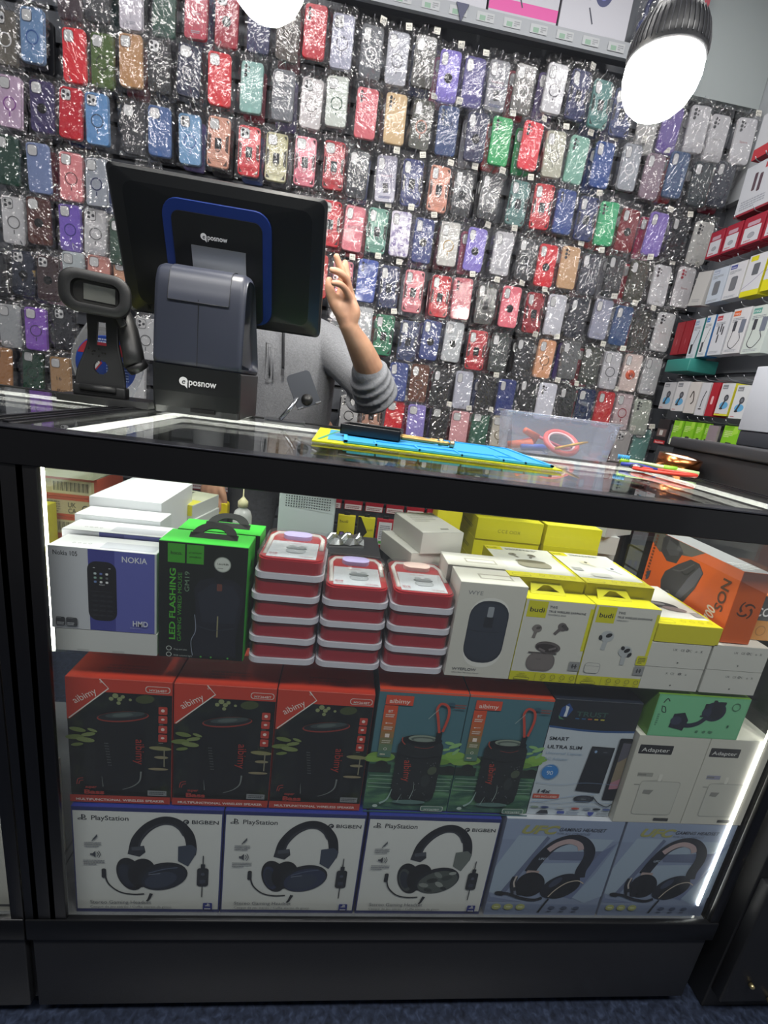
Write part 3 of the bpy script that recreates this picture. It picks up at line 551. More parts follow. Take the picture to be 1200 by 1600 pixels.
def box_hoco(back=False):
    G = '#2f9a2f'; mb, f, t, l, r = carton(.122, .052, .183, '#0d1510', '#35c435', '#2fae2f')
    f.rect(.003, .003, .997, .997, '#101713')
    if not back:
        f.rect(.10, .83, .29, .985, '#3f9a2a'); f.rect(.31, .83, .50, .985, '#3f9a2a'); f.text('hoco.', .195, .895, .062, '#14240f', 0, 'c', .01, width=.13)
        f.text('premium', .405, .915, .034, '#14240f', 0, 'c', width=.14); f.text('product', .405, .88, .034, '#14240f', 0, 'c', width=.13)
        f.text('LED FLASHING', .19, .16, .095, '#4fae33', 90, bold=.02, width=.93); f.text('GAMING WIRED MOUSE', .26, .15, .062, '#4a9a34', 90, width=.90); f.text('GM19', .345, .59, .075, '#6d8a70', 90, bold=.005, width=.26)
        f.poly([(.40, .62), (.46, .70), (.62, .73), (.85, .72), (.96, .66), (.98, .52), (.93, .35), (.90, .2), (.92, .03), (.42, .03), (.40, .2), (.43, .35), (.42, .5)], '#1d2028')
        f.poly([(.44, .58), (.6, .68), (.85, .67), (.93, .55), (.88, .34), (.5, .34)], '#252934'); f.stroke([(.40, .03), (.38, .16), (.43, .26), (.415, .4)], .008, '#8b93a4'); f.rect(.63, .70, .73, .82, '#191c1f', .02)
        f.rect(.66, .62, .72, .68, '#6b4038', .01); f.rect(.675, .21, .69, .40, '#8f8a6a'); f.stroke([(.45, .3), (.65, .27), (.88, .3)], .005, '#3a3f4c')
        f.ell(.715, .845, .096, .096, '#98a098'); f.ell(.715, .845, .085, .085, '#cdd2cc'); f.text('1.6m/4.8ft', .715, .842, .034, '#454a45', 0, 'c', .01); f.tiny(.66, .81, .77, .818, 1, '#6d726d')
        for v, s in ((.085, 'Plug and play'), (.03, 'RGB colorful light')): f.ring(.125, v, .028, .008, '#c2c8c2'); f.text(s, .18, v-.012, .030, '#aab0aa')
        for u in (.50, .62, .82): f.ell(u, .025, .012, .012, '#4da040')
    t.rect(.01, .01, .99, .99, '#3ccc3c')
    for i in range(5): r.ell(.5, .82-.13*i, .12, .12, '#166016', 20)
    o = put(mb, 'mouse_box', (-.1593+(.0055 if back else 0), .025+(.051 if back else 0), .6735), 'green and black boxed wired gaming mouse with hoop hanger, '+('behind the LED FLASHING one' if back else 'reading LED FLASHING on the front'), 'mouse box', 'green gaming mouse boxes', k=.9157)
    h = MB(); W2 = smooth_pts([(-.031, 0, 0), (-.026, 0, .016), (-.012, 0, .026), (.012, 0, .026), (.026, 0, .016), (.031, 0, 0)], 4)
    n = len(W2); inn = [(p[0]*.58, p[2]*.66 if p[2] > .005 else .006) for p in W2]
    vs = []; fs = []
    for yy in (0, .0018):
        vs += [(p[0], yy, p[2]) for p in W2]+[(q_[0], yy, max(q_[1], .009)) for q_ in inn]
    for i in range(n-1):
        fs += [(i, i+1, n+i+1, n+i), (2*n+i+1, 2*n+i, 3*n+i, 3*n+i+1), (i+1, i, 2*n+i, 2*n+i+1), (n+i, n+i+1, 3*n+i+1, 3*n+i)]
    h.add(vs, fs, mat('#101412', .75)); h.box(-.031, .031, 0, .0018, 0, .0095, mat('#101412', .75)); h.build('hanger', o, (.0055, .020, .1676), (-.95, 0, 0))
    return o
box_hoco(); box_hoco(True)
def earbud_pack(x, z, idx, top, rz=0, padcol='#b9aee0', what=''):
    o = empty('earbud_pack', (x, .025, z), rz, 'red earbud pack, '+what, 'earbud pack', 'red earbud packs in three stacks')
    w, d = .0925, .124
    def rr(ww, dd, r): return [(p[0], p[1]+d/2) for p in rrect(ww, dd, r, 5)]
    MX = Matrix(((1, 0, 0, 0), (0, 0, 1, 0), (0, 1, 0, 0), (0, 0, 0, 1)))      # outline x-z -> x-y, extruded up
    b = MB(); b.prism(rr(w, d, .014), 0, .0085, mat('#cfcdd8', .35, coat=.3), MX); b.build('rim', o)
    b = MB(); b.prism([(p[0]*.93, d/2+(p[1]-d/2)*.95) for p in rr(w, d, .014)], .0085, .0262, mat('#ab1626', .3, coat=.5), MX)
    b.prism([(p[0]*.90, d/2+(p[1]-d/2)*.93) for p in rr(w, d, .016)], .0262, .0285, mat('#b01828', .3, coat=.5), MX); b.build('tray', o)
    b = MB(); b.prism([(p[0]*.98, d/2+(p[1]-d/2)*.985) for p in rr(w, d, .016)], .0085, .0312, m_shell, MX, smooth=False); b.build('clear_shell', o)
    if top:
        b = MB(); b.box(-.033, .033, .009, .072, .0287, .0292, '#cfd4da'); c = topa(b, -.033, .033, .009, .072, .0292)
        c.text('VER-02PH', .3, .86, .055, '#c04040', width=.3); c.rect(.34, .26, .76, .56, '#9ea5ab', .16); c.ell(.55, .58, .22, .09, '#5c6468'); c.ell(.55, .60, .18, .06, '#858d92'); c.ell(.44, .70, .08, .055, '#a8aeb2', 20); c.ell(.67, .70, .08, .055, '#a8aeb2', -20); c.stroke([(.44, .68), (.48, .60)], .03, '#979da2', False); c.stroke([(.67, .68), (.62, .60)], .03, '#979da2', False); c.rect(.36, .28, .74, .48, '#b2b8bd', .12)
        for k in (.025, .05): c.stroke([(.11-k, .13), (.105-k*1.3, .17), (.11-k, .21)], .012, '#b03040'); c.stroke([(.13+k, .13), (.135+k*1.3, .17), (.13+k, .21)], .012, '#b03040')
        c.ell(.12, .17, .016, .016, '#b03040'); c.text('BT5.0', .06, .06, .05, '#b03040', width=.14); c.text('VE-BT006', .66, .05, .055, '#b03040', width=.28); c.tiny(.66, .13, .94, .15, 1, '#9aa0a6')
        b.build('card', o)
        b = MB(); b.tube([(px_*.92, py_*.92, .0275) for px_, py_ in [(-.039, .02), (-.041, .10), (-.034, .118), (0, .122), (.034, .118), (.041, .10), (.041, .05)]], .0035, '#e3ded8', 8); b.build('white_cord', o)
        b = MB(); b.prism([(p[0], p[1]+.093) for p in rrect(.042, .024, .0115)], .0275, .0345, mat(padcol, .4), MX); b.build('coloured_case', o)
    return o
m_shell = clear('clear_blister_shell', (.93, .93, .95), f0=.035, rough=.04, haze=.02, bump=.04, bscale=40)
col_x = (-.0522, .0426, .1374); nth = ('second', 'third', 'fourth', 'bottom')
for ci, (x, n, c0) in enumerate(zip(col_x, (5, 4, 4), ('#b9aee0', '#b9aee0', '#e0c4bd'))):
    place = ('left stack by green box', 'middle stack', 'right stack by white mouse box')[ci]
    for k in range(n):
        j = n-1-k; w = ('topmost of the ' if j == 0 else 'bottom of the ' if j == n-1 else ('second', 'third', 'fourth')[j-1]+' from top in the ')+place
        dz = .0318; earbud_pack(x+random.Random(ci*7+k).uniform(-.0015, .0015)+(.003 if j == 0 and ci == 0 else 0), (.6735)+k*dz, k, j == 0, random.Random(ci*3+k).uniform(-.02, .02), c0, w)
def box_wye(back=False):
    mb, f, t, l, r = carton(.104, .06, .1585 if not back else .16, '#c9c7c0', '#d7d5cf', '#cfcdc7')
    if not back:
        f.text('WYE', .13, .88, .085, '#7b7c80', width=.22, bold=.005)
        f.rect(.215, .115, .80, .86, '#d9d8d4', .26); f.rect(.21, .165, .80, .83, '#282d38', .25); f.rect(.225, .20, .78, .80, '#303642', .23); f.rect(.47, .66, .56, .77, '#8f959d', .02); f.rect(.44, .55, .58, .66, '#20242c'); f.stroke([(.21, .52), (.5, .50), (.8, .52)], .006, '#1b1e26')
        f.text('WYEFLOW', .10, .07, .06, '#595a5e', width=.37, bold=.01); f.text('Ultra Slim Wireless Mouse', .10, .04, .03, '#77787b', width=.42)
    t.rect(.33, .3, .85, .62, '#a9a69c'); t.rect(.36, .36, .82, .56, '#dddbd4')
    return mb
put(box_wye(), 'mouse_box', (0.2321, 0.0251, 0.6735), 'white WYE boxed dark slim mouse beside the yellow earphone boxes', 'mouse box', 'white mouse boxes', k=0.9340)
put(box_wye(True), 'mouse_box', (0.2260, 0.0830, 0.6735), 'white mouse box standing right behind the WYE box', 'mouse box', 'white mouse boxes', k=0.9340)
def bud(f, u, v, s, c, dark, rot):
    a = math.radians(rot); d = (math.sin(a), -math.cos(a))
    f.stroke([(u, v), (u+d[0]*.9*s, v+d[1]*.9*s/f.a)], .28*s, c, False); f.ell(u, v, .42*s, .36*s, c, rot); f.ell(u+.1*s, v+.05*s, .2*s, .13*s, dark, rot+30)
def box_budi(w, kind):
    Y = '#d3cf18'; mb, f, t, l, r = carton(w, .035, .140, '#cbcac4', '#dbd41c', '#d0cc1c')
    f.rect(.003, .003, .997, .117, '#c8c61e'); f.rect(.04, .79, .32, .985, '#c8c41c'); f.rect(0.95, .42, .998, .94, '#d2ce22')
    f.text('budi', .18, .855, .10, '#1f2026', 0, 'c', .012, width=.215); f.text('TWS', .35, .91, .055, '#4c4e55', bold=.014, width=.11); f.text('TRUE WIRELESS EARPHONE', .35, .862, .045, '#4c4e55', bold=.01, width=.545)
    f.text('POWERFUL BASS' if kind == 1 else 'WIRELESS5.3', .35, .825, .034, '#6b6d73', width=.26 if kind == 1 else .18)
    if kind == 1:
        bud(f, .24, .66, .17, '#77716f', '#4d4846', -10); bud(f, .60, .70, .17, '#625c5c', '#3a3535', -38); f.ell(.65, .69, .05, .03, '#4b4646', -30)
        f.ell(.46, .44, .19, .09, '#5b5454', -6); f.ell(.45, .43, .165, .065, '#37302f', -6); f.stroke([(.33, .42), (.43, .39)], .03, '#6f6868'); f.stroke([(.48, .41), (.58, .44)], .03, '#6f6868')
        f.rect(.19, .14, .61, .37, '#6d6665', .13); f.rect(.21, .16, .59, .35, '#736c6b', .11); f.text('budi', .36, .28, .04, '#57504f', 0, 'c'); f.rect(.19, .36, .61, .375, '#4c4645')
    else:
        bud(f, .28, .63, .25, '#adb1b5', '#1c1c1e', -5); f.ell(.185, .61, .028, .042, '#1c1c1e', 15); bud(f, .62, .46, .25, '#adb1b5', '#1c1c1e', 0); f.ell(.70, .42, .028, .042, '#1c1c1e', -35); f.ell(.57, .50, .03, .035, '#1c1c1e', 30)
        f.rect(.06, .155, .30, .29, '#8d8e90', .05); f.rect(.067, .16, .293, .285, '#c9c8c3', .045); f.rect(.07, .245, .29, .249, '#8d8e90')
        f.rect(.83, .30, .995, .42, '#c8c622', .02); f.tiny(.855, .32, .97, .40, 4, '#55542a')
    f.rect(.835, .17, .997, .285, '#8d8e90'); f.rect(.88, .20, .90, .255, '#3f4044'); f.rect(.925, .20, .945, .255, '#3f4044'); f.rect(.87, .222, .955, .233, '#3f4044')
    f.text('Make for', .17, .088, .025, '#4e4d20', 0, 'c'); f.text('Mobile Devices', .17, .062, .025, '#4e4d20', 0, 'c'); f.rect(.06, .018, .29, .048, '#4e4d20', .02); f.rect(.066, .022, .284, .044, '#c8c61e', .018)
    f.rect(.365, .01, .369, .105, '#6a6920')
    for i in range(4): f.ring(.49+.145*i, .075, .034, .006, '#5b5a22'); f.tiny(.45+.145*i, .022, .53+.145*i, .032, 1, '#5b5a22')
    o = mb
    return o
def tab(o, x, y, z, c='#d8d21e', w=.058):
    """folded hang tab lying back on the top, with a hat-shaped hole"""
    b = MB(); out = [(-w/2, 0), (w/2, 0), (w/2*.86, .021), (-w/2*.86, .021)]; inn = [(-w*.34, .005), (w*.34, .005), (w*.22, .0105), (w*.08, .016), (-w*.08, .016), (-w*.22, .0105)]
    P = [(-w/2, 0), (w/2, 0), (w/2*.86, .021), (-w/2*.86, .021)]
    for (a0, a1, b0, b1) in ((P[0], P[1], inn[1], inn[0]), (P[1], P[2], inn[3], inn[1]), (P[2], P[3], inn[4], inn[3]), (P[3], P[0], inn[0], inn[4])):
        q_ = [a0, a1, b0, b1]; b.prism([(p[0], p[1]) for p in q_], 0, .0012, c)
    b.build('hang_tab', o, (x, y, z), (-.95, 0, 0))
o = put(box_budi(.110, 1), 'earphone_box', (0.3332, 0.0250, 0.6735), 'yellow and white budi box showing dark grey stem earphones and case', 'earphone box', 'upright yellow earphone boxes', k=0.9385); tab(o, -.0113, .0188, .1319, w=.054)
o = put(box_budi(.108, 2), 'earphone_box', (0.4373, 0.0250, 0.6735), 'yellow and white budi box showing white stem earphones', 'earphone box', 'upright yellow earphone boxes', k=0.9385); tab(o, -.0113, .0188, .1319, w=.054)
def box_flat(w, d, h, kind):
    mb, f, t, l, r = carton(w, d, h, '#cdc41a', '#dcdcd8', '#d2c91c'); t.rect(.003, .003, .997, .15, '#e0d81f'); t.rect(.0, .86, .25, .99, '#ddd51f'); t.text('budi', .02, .9, .09, '#39391f', bold=.01)
    t.tiny(.3, .88, .8, .95, 2, '#77797d'); t.rect(.05, .03, .30, .10, '#a6a022', .03); t.rect(.058, .036, .292, .094, '#e0d81f', .028); t.rect(.96, .15, .998, .8, '#e0d81f')
    for i in range(4): t.ring(.46+.14*i, .085, .032, .006, '#a09a22')
    if kind == 1: bud(t, .33, .72, .14, '#8e8a86', '#5b5856', 20); bud(t, .62, .72, .14, '#7d7975', '#4b4846', -30); t.rect(.28, .30, .75, .52, '#8b8778', .12); t.ell(.5, .50, .22, .06, '#6b6759')
    elif kind == 2: bud(t, .40, .66, .2, '#dedac6', '#5b5a4e', 30); bud(t, .72, .50, .2, '#d8dbe0', '#3a3d44', 25); t.rect(.25, .2, .55, .32, '#c9c9c4', .04); t.rect(.05, .36, .2, .46, '#a5a6a8')
    else: bud(t, .30, .72, .16, '#a48f92', '#6b5a5c', 40); t.ell(.5, .45, .24, .12, '#3a3b3f', -12); t.ell(.62, .36, .18, .08, '#8c7e80', -12); t.ell(.45, .48, .12, .05, '#84868a', -12); t.rect(.8, .2, .95, .3, '#9b9c9e')
    return mb
put(box_flat(.125, .145, .036, 1), 'earphone_box', (0.3247, 0.0606, 0.7890), 'yellow and white earphone box lying flat behind the dark grey budi box', 'earphone box', 'flat yellow earphone boxes', k=0.9385)
put(box_flat(.117, .145, .036, 2), 'earphone_box', (0.4411, 0.0606, 0.7890), 'yellow and white earphone box lying flat behind the white budi box', 'earphone box', 'flat yellow earphone boxes', k=0.9385)
mb, f, t, l, r = carton(.215, .14, .1225, '#d6d8da'); put(mb, 'white_carton', (0.3806, 0.0616, 0.6735), 'plain white carton hidden behind the two upright yellow earphone boxes', 'carton', k=0.9385)
put(box_flat(.104, .15, .029, 3), 'earphone_box', (.5420, .0250, .7545), 'yellow-edged earphone box lying flat on the small white cartons', 'earphone box', 'flat yellow earphone boxes')

b = MB(); b.box(-.375, .742, .03, .45, .6665, .673, m_glass); b.build('glass_shelf', None, None, None, 'clear glass shelf carrying the upper row of boxes in the counter', 'shelf')
# ------------------------------------------------------------------ more stock deeper in the counter
def orange_box():
    OR = '#dd5f12'; mb, f, t, l, r = carton(.047, .205, .116, '#c9560f', '#8f9093', OR)
    l.rect(.003, .003, .997, .997, OR)
    l.rect(.0, .93, .55, .997, '#55534f'); l.poly([(.0, .997), (.0, .8), (.12, .70), (.5, .86), (.62, .997)], '#5a5751')
    l.poly([(.12, .93), (.14, .72), (.24, .62), (.36, .66), (.40, .86), (.30, .997), (.16, .997)], '#37363a'); l.poly([(.20, .95), (.19, .80), (.26, .72), (.35, .78), (.37, .90)], '#4a4a4f')
    l.poly([(.26, .46), (.24, .30), (.28, .12), (.36, .02), (.46, .03), (.56, .2), (.63, .46), (.665, .72), (.60, .82), (.50, .82), (.38, .66)], '#3c3b40')
    l.poly([(.45, .2), (.52, .22), (.62, .5), (.655, .72), (.61, .78), (.53, .55)], '#5a5a66'); l.stroke([(.42, .60), (.50, .58), (.57, .72)], .012, '#222226'); l.stroke([(.34, .55), (.44, .6), (.55, .78)], .01, '#55555a'); l.ring(.36, .16, .028, .008, '#77756f')
    l.tiny(.03, .2, .06, .95, 14, '#6a3a1c'); l.poly([(.04, .3), (.09, .35), (.08, .2), (.05, .16)], '#40404a')
    l.text('NOS', .86, .82, .105, '#58321a', -90, bold=.02, width=.26); l.text('M700', .88, .02, .12, '#e6d9cf', 90, bold=.02, width=.2, shear=.2)
    l.rect(.44, .05, .50, .12, '#e4dcd4', .01)
    for i in range(7): l.rect(.52+.035*i, .06, .54+.035*i, .12, '#8f4417')
    for i in range(4):
        a = math.radians(i*90+20); P = [(.5+.30*math.cos(a+t_*.42)*(1-.13*t_), .48+.30*math.sin(a+t_*.42)*(1-.13*t_)*.4) for t_ in range(5)]
        f.stroke(P, .085, '#4a2413', taper=(.5, 1.1))
    t.tiny(.1, .05, .9, .2, 4, '#d9dadc')
    return mb
put(orange_box(), 'gaming_mouse_box', (.6265, .032, .7575), 'tall orange gaming mouse box reading NOS on the small white cartons', 'mouse box', None, -.03)
def orange2():
    mb, f, t, l, r = carton(.05, .2, .075, '#26262a', '#c46a2c', '#b06a20'); f.rect(.003, .003, .997, .45, '#b8781e'); f.text('COO', .1, .55, .4, '#d9d9d9', bold=.02, width=.8); f.ring(.5, .22, .16, .03, '#8f5c14')
    l.rect(0, 0, 1, .5, '#b8781e'); l.text('COOLER', .1, .6, .2, '#d9d9d9', width=.8); return mb
put(orange2(), 'fan_box', (.683, .05, .757), 'black and orange box at the right edge beside the orange mouse box', 'box')
YL = ('#d2cb16', '#e2db1e', '#c9c116')
for k in range(5):
    mb, f, t, l, r = carton(.1225, .10, .0383, YL[k % 2], '#e3dc20', '#cdc518'); l.tiny(.1, .3, .8, .5, 2, '#8f8a1e')
    if k == 4:
        u = .32
        for s in ('C', 'C', 'E', 'O', 'O', 'X'): f.text(s, u, .38, .07, '#77751c'); u += .06
    put(mb, 'yellow_carton', (.3155, .215+.002*(k % 2), .6735+.0385*k), ('bright yellow carton, '+('bottom', 'second', 'third', 'fourth', 'topmost')[k]+' of the left stack behind the budi boxes'), 'carton', 'yellow cartons in two stacks')
    mb, f, t, l, r = carton(.106, .10, .0383, '#dcd51a', '#e6df22', '#cdc518')
    put(mb, 'yellow_carton', (.4365, .215-.002*(k % 2), .6735+.0385*k), ('bright yellow carton, '+('bottom', 'second', 'third', 'fourth', 'topmost')[k]+' of the right stack behind the budi boxes'), 'carton', 'yellow cartons in two stacks')
for k in range(5):
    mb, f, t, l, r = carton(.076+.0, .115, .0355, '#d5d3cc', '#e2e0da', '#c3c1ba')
    t.tiny(.2, .5, .8, .85, 4, '#bdbab3'); t.tiny(.55, .12, .9, .2, 1, '#8a8883')
    put(mb, 'white_carton', (.1775+(-.010, .006, -.004, -.012, .002)[k], .147, .6735+.0357*k), 'cream white carton, '+('bottom', 'second', 'third', 'fourth', 'topmost')[k]+' of the stack behind the right earbud stack', 'carton', 'cream cartons stacked', rz=(.1, -.15, .08, .35, .3)[k])
mb = MB(); mb.rbox(-.0495, .0495, 0, .05, 0, .204, mat('#c3cfcf', .4), .004); c = fronta(mb, -.0495, .0495, 0, 0, .204)
for i in range(18):
    for j in range(5): c.rect(.12+.045*i, .925-.022*j, .142+.045*i, .935-.022*j, '#3a4244')
c.text('zoom', .38, .40, .08, '#aebcbc')
put(mb, 'router_box', (-.047, .24, .6735), 'pale grey-green box with a punched grille behind the left earbud stack', 'box')
# dropper bottle
b = MB(); b.lathe([(.0165, 0), (.0175, .003), (.0175, .05), (.014, .060), (.007, .066), (.007, .07)], clear('milky_plastic', (.9, .92, .9), f0=.05, rough=.15, haze=.45), n=28)
o = b.build('dropper_bottle', None, (-.170, .305, .748), None, 'milky squeeze bottle with a needle tip behind the green boxes', 'bottle')
b = MB(); b.lathe([(.0095, .068), (.0095, .078), (.004, .084), (.0012, .088), (.0009, .112), (0, .112)], mat('#d9d2a8', .4), n=20); b.build('needle_cap', o)
b = MB(); b.lathe([(.0155, .003), (.0155, .03), (0, .03)], mat('#dfe2dd', .3), n=24); b.build('liquid', o)
mb, f, t, l, r = carton(.05, .09, .0742, '#55585c', '#8b8d90'); put(mb, 'grey_carton', (-.172, .26, .6735), 'dark grey carton under the squeeze bottle', 'carton')
# flat light boxes behind the phone boxes
for k, (x, y, z, w, d, h, c) in enumerate(((-0.298, .29, .6735, .10, .10, .05, '#d0d2d2'), (-0.296, .285, .7235, .10, .10, .034, '#d8dada'), (-0.298, .29, .758, .095, .10, .03, '#d3d5d5'), (-0.298, .292, .7885, .09, .10, .026, '#c9cbb8'))):
    mb, f, t, l, r = carton(w, d, h-.0005, c, '#c7c8b0' if k == 3 else '#dcdedd', '#c4c6c6')
    if k == 3: t.rect(.05, .0, .5, .9, '#4c4f4a'); t.rect(.5, .0, .98, .35, '#d9d24a'); f.rect(.6, .2, .98, .98, '#d9cf2c')
    else: f.tiny(.5, .3, .85, .6, 1, '#8a8d90')
    put(mb, 'flat_carton', (x, y, z), 'flat pale carton, '+('bottom', 'second', 'third', 'topmost, yellow-marked')[k]+' of the stack left of the squeeze bottle', 'carton', 'flat cartons by the bottle', rz=-.2)
# foil strip and paper
b = MB(); vs = []; fs = []; rd = random.Random(9)
for j in range(9):
    for i in range(8): vs.append((-.03+.06*i/7, .05*j/8, .004+.012*(abs(math.sin(i*2.1))*abs(math.sin(j*1.9)))+rd.uniform(0, .003)))
for j in range(8):
    for i in range(7): a = j*8+i; fs.append((a, a+1, a+9, a+8))
b.add(vs, fs, mat('#c9cacc', .2, metal=.9)); b.box(-.03, .03, 0, .05, 0, .003, mat('#b9babc', .3, metal=.8))
put(b, 'foil_strip', (.028, .19, .795), 'crinkled silver foil blister strip on a carton behind the middle earbud stack', 'blister strip', rz=.2)
mb, f, t, l, r = carton(.10, .10, .121, '#26272b', '#3a3b3f'); put(mb, 'black_carton', (.035, .16, .6735), 'black carton under the silver foil strip', 'carton')
# long pale tubes stacked to the right
for k, (x, y, z, c, rz, w) in enumerate(((.545, .33, .6735, '#cfd0cf', .1, .12), (.55, .325, .7125, '#d9dad9', -.12, .12), (.548, .33, .7515, '#d2d2d0', .08, .12), (.54, .32, .7905, '#dedede', -.1, .11), (.60, .33, .829, '#d4d4d2', .5, .10))):
    mb, f, t, l, r = carton(w, .09, .0385, c, '#e2e3e2', '#c2c3c2'); t.tiny(.1, .3, .6, .5, 2, '#b0b2b2')
    put(mb, 'pale_carton', (x, y, z), 'pale grey carton, '+('bottom', 'second', 'third', 'fourth', 'topmost')[k]+' of the pile behind the orange mouse box', 'carton', 'pale cartons piled', rz=rz)
# stock in the neighbouring counter
for k, (x, z, w, h) in enumerate(((-.53, .2, .24, .2), (-.535, .401, .235, .188))):
    mb, f, t, l, r = carton(w, .1, h, '#c9c7c0', '#d6d4ce'); f.tiny(.1, .1, .5, .2, 3, '#9a9a98'); f.rect(.7, .05, .93, .075, '#45464a')
    put(mb, 'white_carton', (x, .025, z), 'large white carton in the left counter, '+('lower' if k == 0 else 'upper')+' one', 'carton', 'white cartons in the left counter')
b = MB(); b.box(-1.54, -.41, .2, .47, .64, .646, m_glass); b.build('glass_shelf', None, None, None, 'clear glass shelf inside the neighbouring left counter', 'shelf')
for k in range(5):
    mb, f, t, l, r = carton(.13, .10, .0375, '#c9bb96', '#d9d6c8', '#c8553c'); f.rect(.003, .003, .997, .997, '#c9553c'); f.rect(.1, .15, .96, .85, '#cdbf98')
    if k % 2: f.text('UK', .60, .5, .10, '#3b3a36', bold=.02, width=.11); f.text('CA', .60, .2, .10, '#3b3a36', bold=.02, width=.11); f.text('CE', .78, .25, .17, '#3b3a36', width=.15); f.tiny(.12, .2, .5, .8, 5, '#8c8468')
    else:
        f.rect(.4, .2, .92, .8, '#d8cfae')
        for i in range(26): f.rect(.42+.0185*i, .3, .427+.0185*i+(.006 if i % 3 == 0 else 0), .75, '#4a4638')
    put(mb, 'labelled_carton', (-.497, .31, .6465+.038*k), 'orange-red carton with a cream label, '+('bottom', 'second', 'third', 'fourth', 'topmost')[k]+' of its stack in the left counter', 'carton', 'labelled cartons in the left counter')
mb, f, t, l, r = carton(.13, .12, .03, '#d5d6bb', '#c9cbbf'); f.ell(.3, .8, .03, .03, '#6c6d70'); f.ell(.42, .8, .03, .03, '#6c6d70')
put(mb, 'cream_carton', (-.497, .30, .837), 'cream carton with two grey dots on top of the labelled stack', 'carton')
for k in range(2):
    mb, f, t, l, r = carton(.10, .06, .072, '#cdc52c' if k else '#a9ac98', '#d6cf34', '#c9c128'); f.rect(.003, .6, .997, .997, '#d6cf34'); f.tiny(.3, .2, .9, .45, 2, '#7c7a3a')
    put(mb, 'yellow_carton', (-.545+.012*(1-k), .235, .6465+.073*k), 'yellow topped small carton in the left counter, '+('upper' if k else 'lower')+' of two', 'carton', 'yellow cartons in the left counter')
for k in range(3):
    b = MB(); b.rbox(-.06, .06, 0, .14, 0, .012, mat('#b9b43c', .4), .003); c = topa(b, -.06, .06, 0, .14, .012); c.rect(.1, .1, .9, .9, '#d6d05a'); c.tiny(.2, .2, .8, .6, 5, '#6c6930')
    put(b, 'yellow_packet', (-.62-.13*k, .22, .90), 'yellow packet under the left counter glass, '+('nearest the middle post', 'second from the middle post', 'third from the middle post')[k], 'packet', 'yellow packets in the left counter')
b = MB(); b.box(-1.54, -.41, .2, .47, .894, .9, m_glass); b.build('glass_shelf', None, None, None, 'upper clear glass shelf right below the left counter top', 'shelf')
# small trays right under the glass top, seen through it
b = MB(); b.box(-.36, .735, .30, .47, .892, .898, m_glass); b.build('glass_shelf', None, None, None, 'narrow clear glass shelf right below the counter top', 'shelf')
for k in range(5):
    b = MB(); b.rbox(-.035, .035, 0, .02, 0, .052, '#d3cc3a', .003); c = fronta(b, -.035, .035, 0, 0, .052); c.rect(.1, .1, .9, .6, ('#dfa63c', '#e0d85a', '#cfc92c', '#d9803a', '#d98a6c')[k]); c.rect(.2, .66, .8, .9, '#8b8a86')
    put(b, 'yellow_packet', (.16+.075*k, .41, .8985), 'small yellow packet on the shelf below the counter top, '+('first', 'second', 'third', 'fourth', 'fifth')[k]+' from the left', 'packet', 'yellow packets below the counter top')
for k in range(4):
    b = MB(); b.rbox(-.03, .03, 0, .02, 0, .048, '#7a5c44', .003); c = fronta(b, -.03, .03, 0, 0, .048); c.rect(.1, .1, .9, .9, ('#8a6a4a', '#6d7076', '#54565c', '#7d8085')[k])
    put(b, 'gadget_packet', (-.12+.068*k, .41, .8985), 'small dark packet on the shelf below the counter top, '+('first', 'second', 'third', 'fourth')[k]+' from the left', 'packet', 'dark packets below the counter top')
# ------------------------------------------------------------------ on the counter
# point-of-sale terminal
pos = empty('pos_terminal', (-.272, .345, .9695), 0, 'dark point-of-sale terminal on a slate grey stand, seen from behind', 'till terminal')
def xprof(pts, x0, x1, m, bev=.006, inset=0):
    """outline in y-z extruded along x with rounded flanks"""
    b = MB(); n = len(pts); cy = sum(p[0] for p in pts)/n; cz = sum(p[1] for p in pts)/n; vs = []; fs = []; rings = []
    for x, k in ((x0, bev), (x0+bev*.3, bev*.3), (x0+bev, 0), (x1-bev, 0), (x1-bev*.3, bev*.3), (x1, bev)):
        for (y, z) in pts:
            d = Vector((y-cy, z-cz)); l = d.length; d *= (1-k/l); vs.append((x, cy+d.x, cz+d.y))
    fs.append(tuple(range(n)))
    for k in range(5):
        for i in range(n): j = (i+1) % n; fs.append((k*n+i, k*n+j, (k+1)*n+j, (k+1)*n+i))
    fs.append(tuple(5*n+i for i in reversed(range(n)))); b.add(vs, fs, m, None, True); return b
m_slate = mat('#363a47', .38, bump=.06, bscale=900); m_pblack = mat('#17191a', .32, bump=.05, bscale=900)
P = smooth_pts([(0, .085), (.0, .15), (.004, .215), (.016, .247), (.045, .259), (.085, .257), (.105, .235), (.125, .19), (.165, .10), (.168, .085)], 4)
b = xprof(P, -.078, .078, m_slate, .010)
seam = mat('#15171c', .6)
b.box(.0-.0006, .0006, -.0004, .001, .088, .20, seam)
b.build('stand_body', pos)
b = xprof([(.007, 0), (.002, .012), (-.001, .04), (-.002, .086), (.168, .086), (.166, 0)], -.0775, .0785, m_pblack, .005)
b.sm = [False]*len(b.sm)
c = fronta(b, -.078, .078, -.0015, .0, .088, start=.0022)
b.box(-.01, .034, -.0005, .006, .006, .013, '#050506')
def logo(c, u, v, s, col='#e3e3e3', dk='#17191a'):
    c.ell(u, v, .16*s, .16*s, col, 0); c.poly([(u+.02*s, v-.14*s/c.a), (u+.15*s, v-.26*s/c.a), (u+.15*s, v-.05*s/c.a)], col); c.text('e', u+.0*s, v-.10*s/c.a, .30*s, dk, 0, 'c', .01, shear=.2)
    c.text('posnow', u+.19*s, v-.12*s/c.a, .36*s, col, bold=.018, width=1.05*s)
logo(c, .36, .68, .30)
b.build('base_block', pos)
